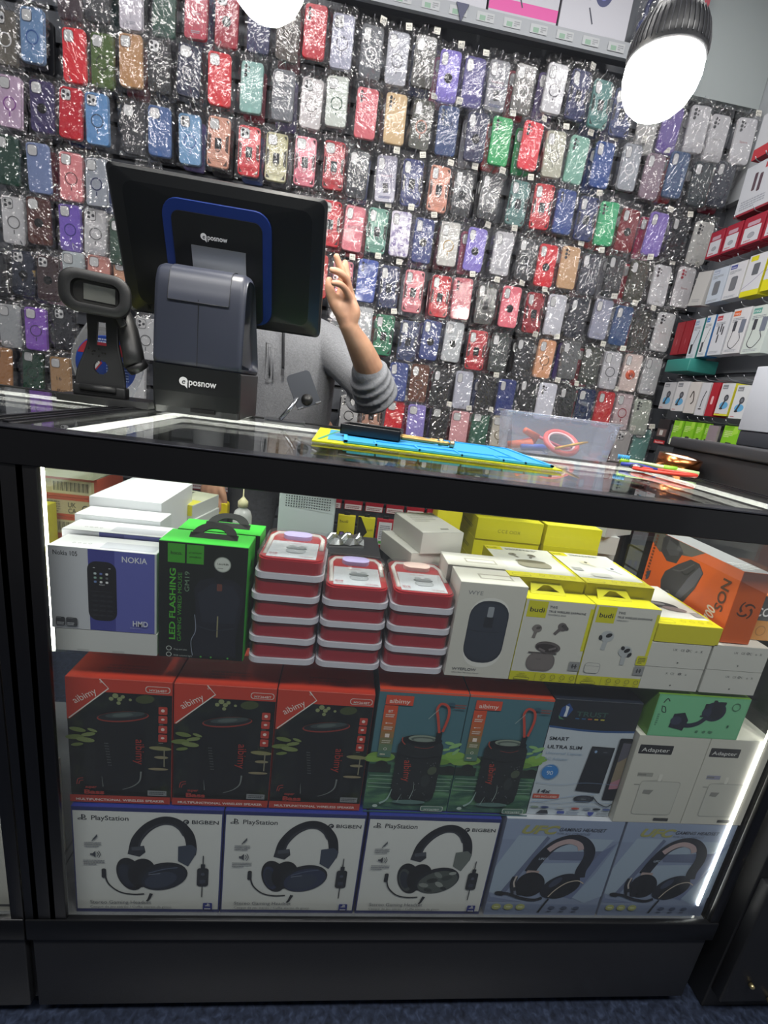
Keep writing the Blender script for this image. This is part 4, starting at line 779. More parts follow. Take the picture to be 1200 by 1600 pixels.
# hinged lid on the shoulder of the stand
b = MB(); q_ = smooth_pts([(-.0008, .195), (.0034, .216), (.0152, .2485), (.044, .2602), (.060, .2602)], 5); n = len(q_); vs = []; fs = []
for x in (-.052, .052):
    for (y, z) in q_: vs.append((x, y, z))
for i in range(n-1): fs.append((i, n+i, n+i+1, i+1))
b.add(vs, fs, mat('#3a3e4b', .36), None, True); ed = [(x_, y, z) for x_, (y, z) in [(-.052, p) for p in q_]]
b.tube(ed, .0005, seam, 5); b.tube([(.052, y, z) for (y, z) in q_], .0005, seam, 5); b.tube([(-.052, q_[0][0], q_[0][1]), (.052, q_[0][0], q_[0][1])], .0006, seam, 5)
b.build('printer_lid', pos)
# screen, leaning towards the customer
Mn = Matrix(((1, 0, 0, .013), (0, .3785, -.9256, .1015), (0, .9256, .3785, .2915), (0, 0, 0, 1)))    # columns: right, up the screen, towards the customer
Mn = Matrix(((1, 0, 0, .0135), (0, -.371, -.9286, .1), (0, .9286, -.371, .2925), (0, 0, 0, 1)))
# local frame x right, y up, z towards the customer
def slab(w, h, r, z0, z1, m, M, grow=0, cx=0, cy=0):
    b = MB(); o = rrect(w, h, r, 6, cx, cy); o2 = rrect(w-grow, h-grow, max(r-grow/2, .002), 6, cx, cy); n = len(o)
    vs = [(x, y, z0) for x, y in o]+[(x, y, z1) for x, y in o2]
    fs = [tuple(reversed(range(n))), tuple(range(n, 2*n))]+[(i, (i+1) % n, n+(i+1) % n, n+i) for i in range(n)]
    b.add(vs, fs, m, M); return b
b = slab(.381, .243, .010, -.012, 0, mat('#0f1112', .34), Mn)
for (z0, z1, w0, h0, w1, h1) in ((0, .004, .381, .243, .372, .234), (.004, .009, .372, .234, .330, .20), (.009, .0105, .330, .20, .20, .17)):
    o = rrect(w0, h0, .010+z0, 6); o2 = rrect(w1, h1, .012+z1, 6); n = len(o)
    b.add([(x, y, z0) for x, y in o]+[(x, y, z1) for x, y in o2], [(i, (i+1) % n, n+(i+1) % n, n+i) for i in range(n)]+([tuple(range(n, 2*n))] if z1 > .01 else []), mat('#131517', .3, bump=.04, bscale=900), Mn, False)
scr = b.build('screen_unit', pos)
b = slab(.372, .234, .008, -.0128, -.012, mat('#0a1a2c', .1), Mn); b.build('display_glass', scr)
m_navy = mat('#152a66', .35)
b = slab(.195, .20, .030, .008, .015, m_navy, Mn, .004, -.004, -.012); b.build('blue_surround', scr)
b = slab(.163, .18, .016, .012, .0165, mat('#101214', .4), Mn, .003, -.004, -.02)
c = Art(b, Mn @ Vector((-.0855, -.11, .0166)), Mn.to_3x3() @ Vector((1, 0, 0)), Mn.to_3x3() @ Vector((0, 1, 0)), .163, .18)
logo(c, .345, .80, .21, dk='#101214'); b.build('black_panel', scr)
b = MB(); b.box(-.052, .046, -.075, .018, .0165, .0195, mat('#b9bdc0', .3, metal=.85), Mn); b.build('neck_plate', scr)
b = MB(); b.box(-.052, .046, -.076, -.058, .012, .03, mat('#6d7074', .35, metal=.8), Mn); b.build('hinge_bar', scr)
for (x, y) in ((-.14, -.03), (-.15, -.108)): b = MB(); b.box(x-.0015, x+.0015, y-.004, y+.004, .004, .0095, '#050505', Mn); b.build('lock_slot', scr)
# barcode scanner in its stand
sc = empty('barcode_scanner', (-.445, .37, .9695), .08, 'black hand-held barcode scanner resting in a black stand', 'barcode scanner', None)
m_scan = mat('#1f2021', .5, bump=.12, bscale=700)
b = MB(); MXY = Matrix(((1, 0, 0, 0), (0, 0, 1, 0), (0, 1, 0, 0), (0, 0, 0, 1)))
b.prism([(-.066, -.03), (.02, -.045), (.082, -.02), (.085, .05), (.05, .07), (-.05, .07), (-.072, .03)], 0, .012, m_scan, MXY); b.build('stand_base', sc)
b = MB(); out = [(-.044, 0), (-.040, .03), (-.027, .065), (-.022, .09), (-.026, .122), (-.028, .142), (.022, .142), (.022, .09), (.027, .06), (.036, .03), (.036, 0)]
L = smooth_pts([(-.044, 0), (-.041, .03), (-.030, .062), (-.0235, .09), (-.027, .142)], 4); R_ = smooth_pts([(.036, 0), (.034, .03), (.027, .062), (.022, .09), (.023, .142)], 4)
HL = [(-.009, z) for z in (0, 0)]; n = len(L)
def hole(z):       # half width of the openings in the plate at height z
    if .028 < z < .052: return math.sqrt(max(0, .0122**2-(z-.04)**2))
    if .078 < z < .118: return .0068+.002*(.118-z)/.04
    return 0
zs = [i*.142/56 for i in range(57)]
def wl(c_, z):
    for a, q in zip(c_, c_[1:]):
        if a[1] <= z <= q[1]+1e-9: return a[0]+(q[0]-a[0])*((z-a[1])/max(q[1]-a[1], 1e-9))
    return c_[-1][0]
for z0, z1 in zip(zs, zs[1:]):
    zm = (z0+z1)/2; h = hole(zm); xl, xr, cx = wl(L, zm), wl(R_, zm), -.003
    for (a, q) in (((xl, cx-h), (cx+h, xr)) if h > 0 else ((xl, xr),)): b.box(a, q, -.003, .003, z0, z1, m_scan)
for x in (-.042, .034): b.tube([(wl(L if x < 0 else R_, z), 0, z) for z in zs[::4]], .0035, m_scan, 8)
rd = random.Random(3)
for i in range(9): x, z = rd.uniform(-.024, .004), rd.uniform(.058, .074); b.lathe([(.0016, 0), (0, .0004)], '#060606', Matrix.Translation((x, -.003, z)) @ Matrix.Rotation(PI/2, 4, 'X'), 8)
b.build('stand_plate', sc, (0, -.004, .024), (-.10, 0, 0))
b = MB(); b.rbox(-.047, .041, -.014, .010, .011, .032, m_scan, .003); b.tube([(-.034, -.013, .026), (.026, -.013, .026)], .0065, m_scan, 12); b.build('hinge_block', sc)
b = MB()
for k in range(14):
    a = 2*PI*k/14
prof = [(.030, .020), (.046, .030), (.048, .032), (.048, .031), (.044, .028), (.034, .024), (.026, .018)]
ys = [-.032, -.036, -.028, -.008, .02, .04, .052]
vs = []; fs = []; n = 26
for (w, h), y in zip([(.0355, .0185), (.050, .031), (.0525, .0335), (.0525, .034), (.048, .032), (.038, .026), (.02, .014)], ys):
    vs += [(x, y, z) for x, z in rrect(2*w, 2*h, min(w, h)*.75, 6)]
n = 28
for k in range(6):
    for i in range(n): j = (i+1) % n; fs.append((k*n+i, k*n+j, (k+1)*n+j, (k+1)*n+i))
fs.append(tuple(6*n+i for i in reversed(range(n)))); b.add(vs, fs, m_scan, None, True)
w_ = [(x, -.018, z) for x, z in rrect(.066, .034, .013, 6)]; o_ = [(x, -.032, z) for x, z in rrect(.071, .037, .0139, 6)]
b.add(o_+w_, [(i, n+i, n+(i+1) % n, (i+1) % n) for i in range(n)], '#0a0a0b'); hd = b.build('scanner_head', sc, (-.002, -.012, .186), (.05, .02, .30))
b = MB(); b.add([(x, -.018, z) for x, z in rrect(.066, .034, .013, 6)], [tuple(reversed(range(28)))], '#2c2c2a'); b.box(-.018, .028, -.0195, -.0182, -.012, .013, mat('#8f9189', .15, metal=.6)); b.build('scan_window', hd)
b = MB(); b.tube([(.012, .022, .178), (.035, .02, .135), (.050, .0, .10), (.058, -.014, .074)], [.021, .018, .0175, .018], m_scan, 16); b.lathe([(.017, 0), (.019, .006), (.018, .014), (.01, .016), (0, .016)], '#1a1a1b', Matrix.Translation((.057, -.012, .080)) @ Matrix.Rotation(2.6, 4, 'Y') @ Matrix.Rotation(-.4, 4, 'X'), 18); b.build('handle', sc)
b = MB(); b.rbox(-.006, .006, -.004, .004, -.012, .012, '#2a2b2c', .002, 2, Matrix.Translation((.032, -.004, .150)) @ Matrix.Rotation(-.5, 4, 'Y')); b.build('trigger', sc)
# round blister pack standing behind the scanner
bl = empty('round_blister_pack', (-.487, .475, .9695), .1, 'round clear blister pack with a blue and red disc behind the barcode scanner', 'blister pack')
egg = smooth_pts([(-.03, 0), (-.06, .04), (-.066, .085), (-.045, .13), (-.018, .165), (.005, .17), (.03, .14), (.058, .10), (.066, .06), (.045, .01), (.03, 0)], 4, True)
b = MB(); b.prism(egg, -.008, .0, clear('blister_shell', (.95, .96, .98), f0=.06, rough=.08, haze=.12, bump=.2, bscale=30), bev=.006); b.tube([(p[0], 0, p[1]) for p in egg[::2]], .0014, _M['blister_shell'], 6, True); b.build('clear_shell', bl)
b = MB(); MD = Matrix.Translation((0, -.0095, .068)) @ Matrix.Rotation(PI/2, 4, 'X'); b.lathe([(.055, -.003), (.056, 0), (0, .0002)], '#2347a8', MD, 48)
c = Art(b, (-.06, -.0098, .008), (1, 0, 0), (0, 0, 1), .12, .12)
c.poly([(.5+.455*math.cos(math.radians(a)), .5+.455*math.sin(math.radians(a))) for a in range(20, 165, 5)], '#a83040'); c.poly([(.5+.455*math.cos(math.radians(a)), .5+.455*math.sin(math.radians(a))) for a in range(50, 135, 5)], '#2347a8')
c.poly([(.22, .52), (.33, .66), (.44, .52), (.33, .38)], '#b83a46'); c.poly([(.25, .52), (.33, .63), (.41, .52), (.33, .41)], '#dfe2ea'); c.tiny(.5, .2, .85, .6, 9, '#8fa4dc'); c.tiny(.3, .84, .7, .92, 2, '#c9d2ee'); c.stroke([(.2, .62), (.2, .3), (.3, .2)], .008, '#8fa4dc', False)
b.build('label_disc', bl)
# folding metal phone stand
ps = empty('phone_stand', (-.105, .47, .9695), .15, 'small folding metal phone stand behind the till', 'phone stand')
b = MB(); MP = Matrix.Translation((.014, 0, .070)) @ Matrix.Rotation(-.25, 4, 'X') @ Matrix.Rotation(-.42, 4, 'Y'); b.prism(rrect(.052, .074, .009), -.0015, .0015, mat('#55585e', .35, metal=.8), MP); b.build('back_plate', ps)
b = MB(); b.lathe([(.012, -.002), (.012, .002)], '#0b0b0c', MP @ Matrix.Translation((0, -.002, -.022)) @ Matrix.Rotation(PI/2, 4, 'X'), 20); b.box(.014, .026, -.01, .0015, -.037, -.034, mat('#9da0a5', .3, metal=.9), MP); b.box(-.026, -.014, -.01, .0015, -.037, -.034, mat('#9da0a5', .3, metal=.9), MP); b.build('hook', ps)
b = MB(); b.tube([(.004, -.004, .052), (-.012, -.012, .028), (-.030, -.02, .004)], .0045, mat('#8d9096', .25, metal=.9), 10); b.build('hinge_arm', ps)
b = MB(); b.prism([(p[0]-.02, p[1]) for p in rrect(.085, .06, .012)], 0, .003, mat('#6b6e74', .3, metal=.85), MXY); b.build('base_plate', ps)
# silicone repair mats
b = MB(); b.box(-.045, .365, .172, .408, .9695, .9712, '#c6c81c'); b.box(-.045, .365, .172, .20, .9712, .9718, '#cfd020')
c = topa(b, -.045, .365, .172, .408, .9718); c.rect(.055, .15, .16, .9, '#3f93c4'); c.stroke([(.07, .6), (.11, .75), (.14, .55)], .006, '#c8a43c'); c.stroke([(.02, .1), (.10, .9)], .012, '#3c8f70', False)
b.build('work_mat', None, None, None, 'yellow-edged work mat lying under the blue silicone mat', 'mat')
b = MB(); x0, x1, y0, y1 = .004, .352, .178, .404; zb, zt = .9722, .9768; bl_ = '#2e93cf'
b.rbox(x0, x1, y0, y1, zb, zt-.002, bl_, .001, 1)
for (a0, a1, c0, c1) in ((x0, x1, y0, y0+.006), (x0, x1, y1-.006, y1), (x0, x0+.006, y0, y1), (x1-.006, x1, y0, y1), (x0+.05, x1-.05, y0+.05, y0+.053), (x0+.05, x0+.053, y0, y0+.05), (x0+.12, x0+.123, y0, y0+.05), (x0+.19, x0+.193, y0, y0+.05), (x0+.26, x0+.263, y0, y0+.05), (x1-.05, x1-.047, y0, y1)): b.box(a0, a1, c0, c1, zt-.003, zt, '#3aa3dd')
c = Art(b, (x0, y0, zb), (1, 0, 0), (0, 0, 1), x1-x0, .0028); 
o = b.build('repair_mat', None, None, None, 'blue silicone repair mat with ribbed compartments on the glass counter', 'mat')
# hollow black frame on the mat
b = MB()
for (p, q, r_, s_) in ((-.038, .038, -.054, -.050), (-.038, .038, .050, .054), (-.038, -.034, -.054, .054), (.034, .038, -.054, .054)): b.rbox(p, q, r_, s_, 0, .018, mat('#121416', .35), .0015)
b.box(-.034, .034, -.050, .050, .002, .004, '#1a1d20'); b.box(-.008, .008, -.050, .050, .004, .006, '#22262a')
for i in range(5): b.rbox(.0335, .0345, -.03+.014*i, -.022+.014*i, .008, .012, '#5a5d60', .0005, 1)
b.build('phone_case_shell', None, (.056, .305, .9768), (0, 0, 1.38), 'black open phone case lying face up on the blue mat', 'phone case')
def driver(x, y, rz, lab, tilt=0):
    o = empty('precision_screwdriver', (x, y, .9814), rz, lab, 'screwdriver', 'brass precision screwdrivers'); br = mat('#a98c54', .35, metal=.7)
    MXX = Matrix.Rotation(PI/2, 4, 'Y')
    b = MB(); b.lathe([(.0, 0), (.0035, .001), (.0042, .006), (.0042, .03), (.0036, .032), (.0042, .034), (.0042, .060), (.003, .068), (.003, .074), (.0045, .078), (.0045, .09), (.002, .092)], br, MXX, 16); b.build('handle', o)
    b = MB(); b.lathe([(.0016, .0), (.0016, -.03), (.0, -.034)], mat('#b9bcc0', .25, metal=.9), MXX, 10); b.build('blade', o)
    b = MB(); b.lathe([(.002, .092), (.0066, .093), (.0066, .099), (.005, .101), (0, .101)], mat('#b6a27c', .3, metal=.8), MXX, 18); b.build('swivel_cap', o)
driver(.105, .292, -.12, 'brass precision screwdriver on the blue mat, the nearer of two'); driver(.092, .33, -.30, 'brass precision screwdriver on the blue mat, the farther of two')
# clear plastic bin with odds and ends
bn = empty('plastic_bin', (.482, .43, .9695), .0, 'clear plastic bin holding tape and coloured tools at the back of the counter', 'plastic bin')
m_bin = clear('bin_plastic', (.90, .92, .97), f0=.06, rough=.12, haze=.14, hazecol=(.85, .88, .98))
b = MB(); w0, w1, d0, d1, h = .112, .124, .0, .085, .084
for y, g in ((0, 0), (.083, 0)): b.add([(-w0, y, .002), (w0, y, .002), (w1, y, h), (-w1, y, h), (-w0, y+.0015, .002), (w0, y+.0015, .002), (w1, y+.0015, h), (-w1, y+.0015, h)], [(0, 1, 2, 3), (7, 6, 5, 4), (0, 4, 5, 1), (3, 2, 6, 7), (1, 5, 6, 2), (0, 3, 7, 4)], m_bin)
for s in (-1, 1): b.add([(s*w0, 0, .002), (s*w0, .0845, .002), (s*w1, .0845, h), (s*w1, 0, h), (s*(w0-.0015), 0, .002), (s*(w0-.0015), .0845, .002), (s*(w1-.0015), .0845, h), (s*(w1-.0015), 0, h)], [(0, 1, 2, 3), (7, 6, 5, 4), (0, 4, 5, 1), (3, 2, 6, 7)], m_bin)
b.box(-w0, w0, 0, .0845, 0, .002, m_bin); b.build('tub', bn)
b = MB(); fr = [(-w1-.003, -.003), (w1+.003, -.003), (w1+.003, .0875), (-w1-.003, .0875)]
b.tube([(x, y, h) for x, y in smooth_pts([(p[0], p[1]) for p in fr], 1, True)], .003, m_bin, 8, True); b.build('rim', bn)
b = MB(); b.tube([(.5+.037*math.cos(a*.2), .472+.03*math.sin(a*.2), .9985+.022*math.sin(a*.2)) for a in range(32)], .006, '#d0504c', 8, True); b.tube([(.5+.031*math.cos(a*.2), .472+.024*math.sin(a*.2), .9995+.018*math.sin(a*.2)) for a in range(32)], .003, '#d9b6b4', 6, True)
b.build('tape_roll', None, None, None, 'red roll of tape leaning in the clear plastic bin', 'tape')
b = MB(); b.tube([(-.02+.37+.0, .47, .975), (.40, .46, .985), (.415, .475, 1.0), (.38, .46, 1.012)], [.008, .011, .01, .007], '#d4572c', 10); b.build('orange_tool', None, (.025, 0, .004), None, 'orange handled tool inside the clear plastic bin', 'tool')
b = MB(); b.tube([(.40, .45, .979), (.45, .455, .983), (.47, .47, .977)], [.007, .008, .006], '#2f4fa8', 10); b.build('blue_tool', None, None, None, 'blue handled tool inside the clear plastic bin', 'tool')
b = MB(); b.tube([(.475, .445, .985), (.535, .447, 1.004), (.55, .448, 1.008)], [.0032, .0032, .002], mat('#c89a2e', .35, metal=.5), 10); b.build('yellow_pen', None, None, None, 'yellow pen-like tool slanting in the clear plastic bin', 'pen')
b = MB(); b.tube([(.41, .48, .99), (.45, .485, 1.004), (.49, .46, .99), (.53, .48, .985)], .004, '#b8455a', 8); b.build('pink_cable', None, None, None, 'pink red cable end curled in the clear plastic bin', 'cable')
# toothbrush, rubber ring, copper tape
tb = empty('toothbrush', (.605, .40, .9695), -.45, 'green and white toothbrush lying on the glass counter', 'toothbrush')
b = MB(); b.tube([(0, 0, .012), (.02, 0, .012), (.05, .004, .013), (.10, 0, .010), (.15, -.004, .009)], [.0055, .005, .0032, .0055, .005], '#c3dfa0', 10); b.tube([(0, 0, .0122), (.018, 0, .0122)], .0062, '#9ad02c', 10); b.tube([(.085, 0, .0108), (.11, 0, .0108)], .006, '#8ec63a', 10); b.build('handle', tb)
b = MB()
for i in range(6):
    for j in range(3): b.tube([(-.004+.004*i, -.004+.004*j, .014), (-.004+.004*i, -.004+.004*j, .024)], .0014, '#3f9ad0', 6)
b.build('bristles', tb)
b = MB(); b.tube([(.055*math.cos(a*2*PI/40), .030*math.sin(a*2*PI/40), .006+.003*math.cos(a*2*PI/40)) for a in range(40)], .0035, '#cf3a2a', 10, True); b.build('rubber_ring', None, (.655, .322, .9695), (0, 0, -.6), 'red rubber ring lying flat on the counter beside the copper tape', 'ring')
b = MB(); b.lathe([(.032, 0), (.043, 0), (.043, .034), (.032, .034), (.032, 0)], mat('#a8673c', .22, metal=1.0), n=48); o = b.build('copper_tape_roll', None, (.748, .412, .9715), (.10, .04, 0), 'shiny copper tape roll on the counter by the side counter', 'tape roll')
b = MB(); b.lathe([(.028, .001), (.032, .001), (.032, .033), (.028, .033), (.028, .001)], '#d9d5cc', n=40); b.build('paper_core', o)
b = MB(); b.lathe([(.0, 0), (.012, 0), (.014, .003), (.013, .009), (.004, .011), (0, .011)], mat('#7c7f86', .25, metal=.9), n=20); b.build('metal_knob', None, (.628, .372, .9695), None, 'small grey metal knob inside the red ring', 'knob')
b = MB(); b.tube([(0, 0, 0), (.03, .004, .002), (.07, 0, 0)], [.004, .005, .003], '#2c3c9a', 10); b.build('blue_marker', None, (.60, .385, .975), (0, 0, -.5), 'dark blue plastic tool lying beside the toothbrush', 'tool')
# boxes on the side counter
b = MB(); b.rbox(.952, 1.2, .37, .50, 1.0455, 1.08, '#2e3138', .002); b.build('dark_box', None, None, None, 'low dark grey box on the black side counter', 'box')
b = MB(); b.rbox(.949, 1.2, .365, .505, 1.0805, 1.228, mat('#a4a8b2', .5), .002); c = fronta(b, .949, 1.2, .365, 1.0805, 1.228); c.rect(.18, .0, .3, .05, '#2e3138', .01); b.build('white_box', None, None, None, 'plain white box stacked on the dark box at the right edge', 'box')
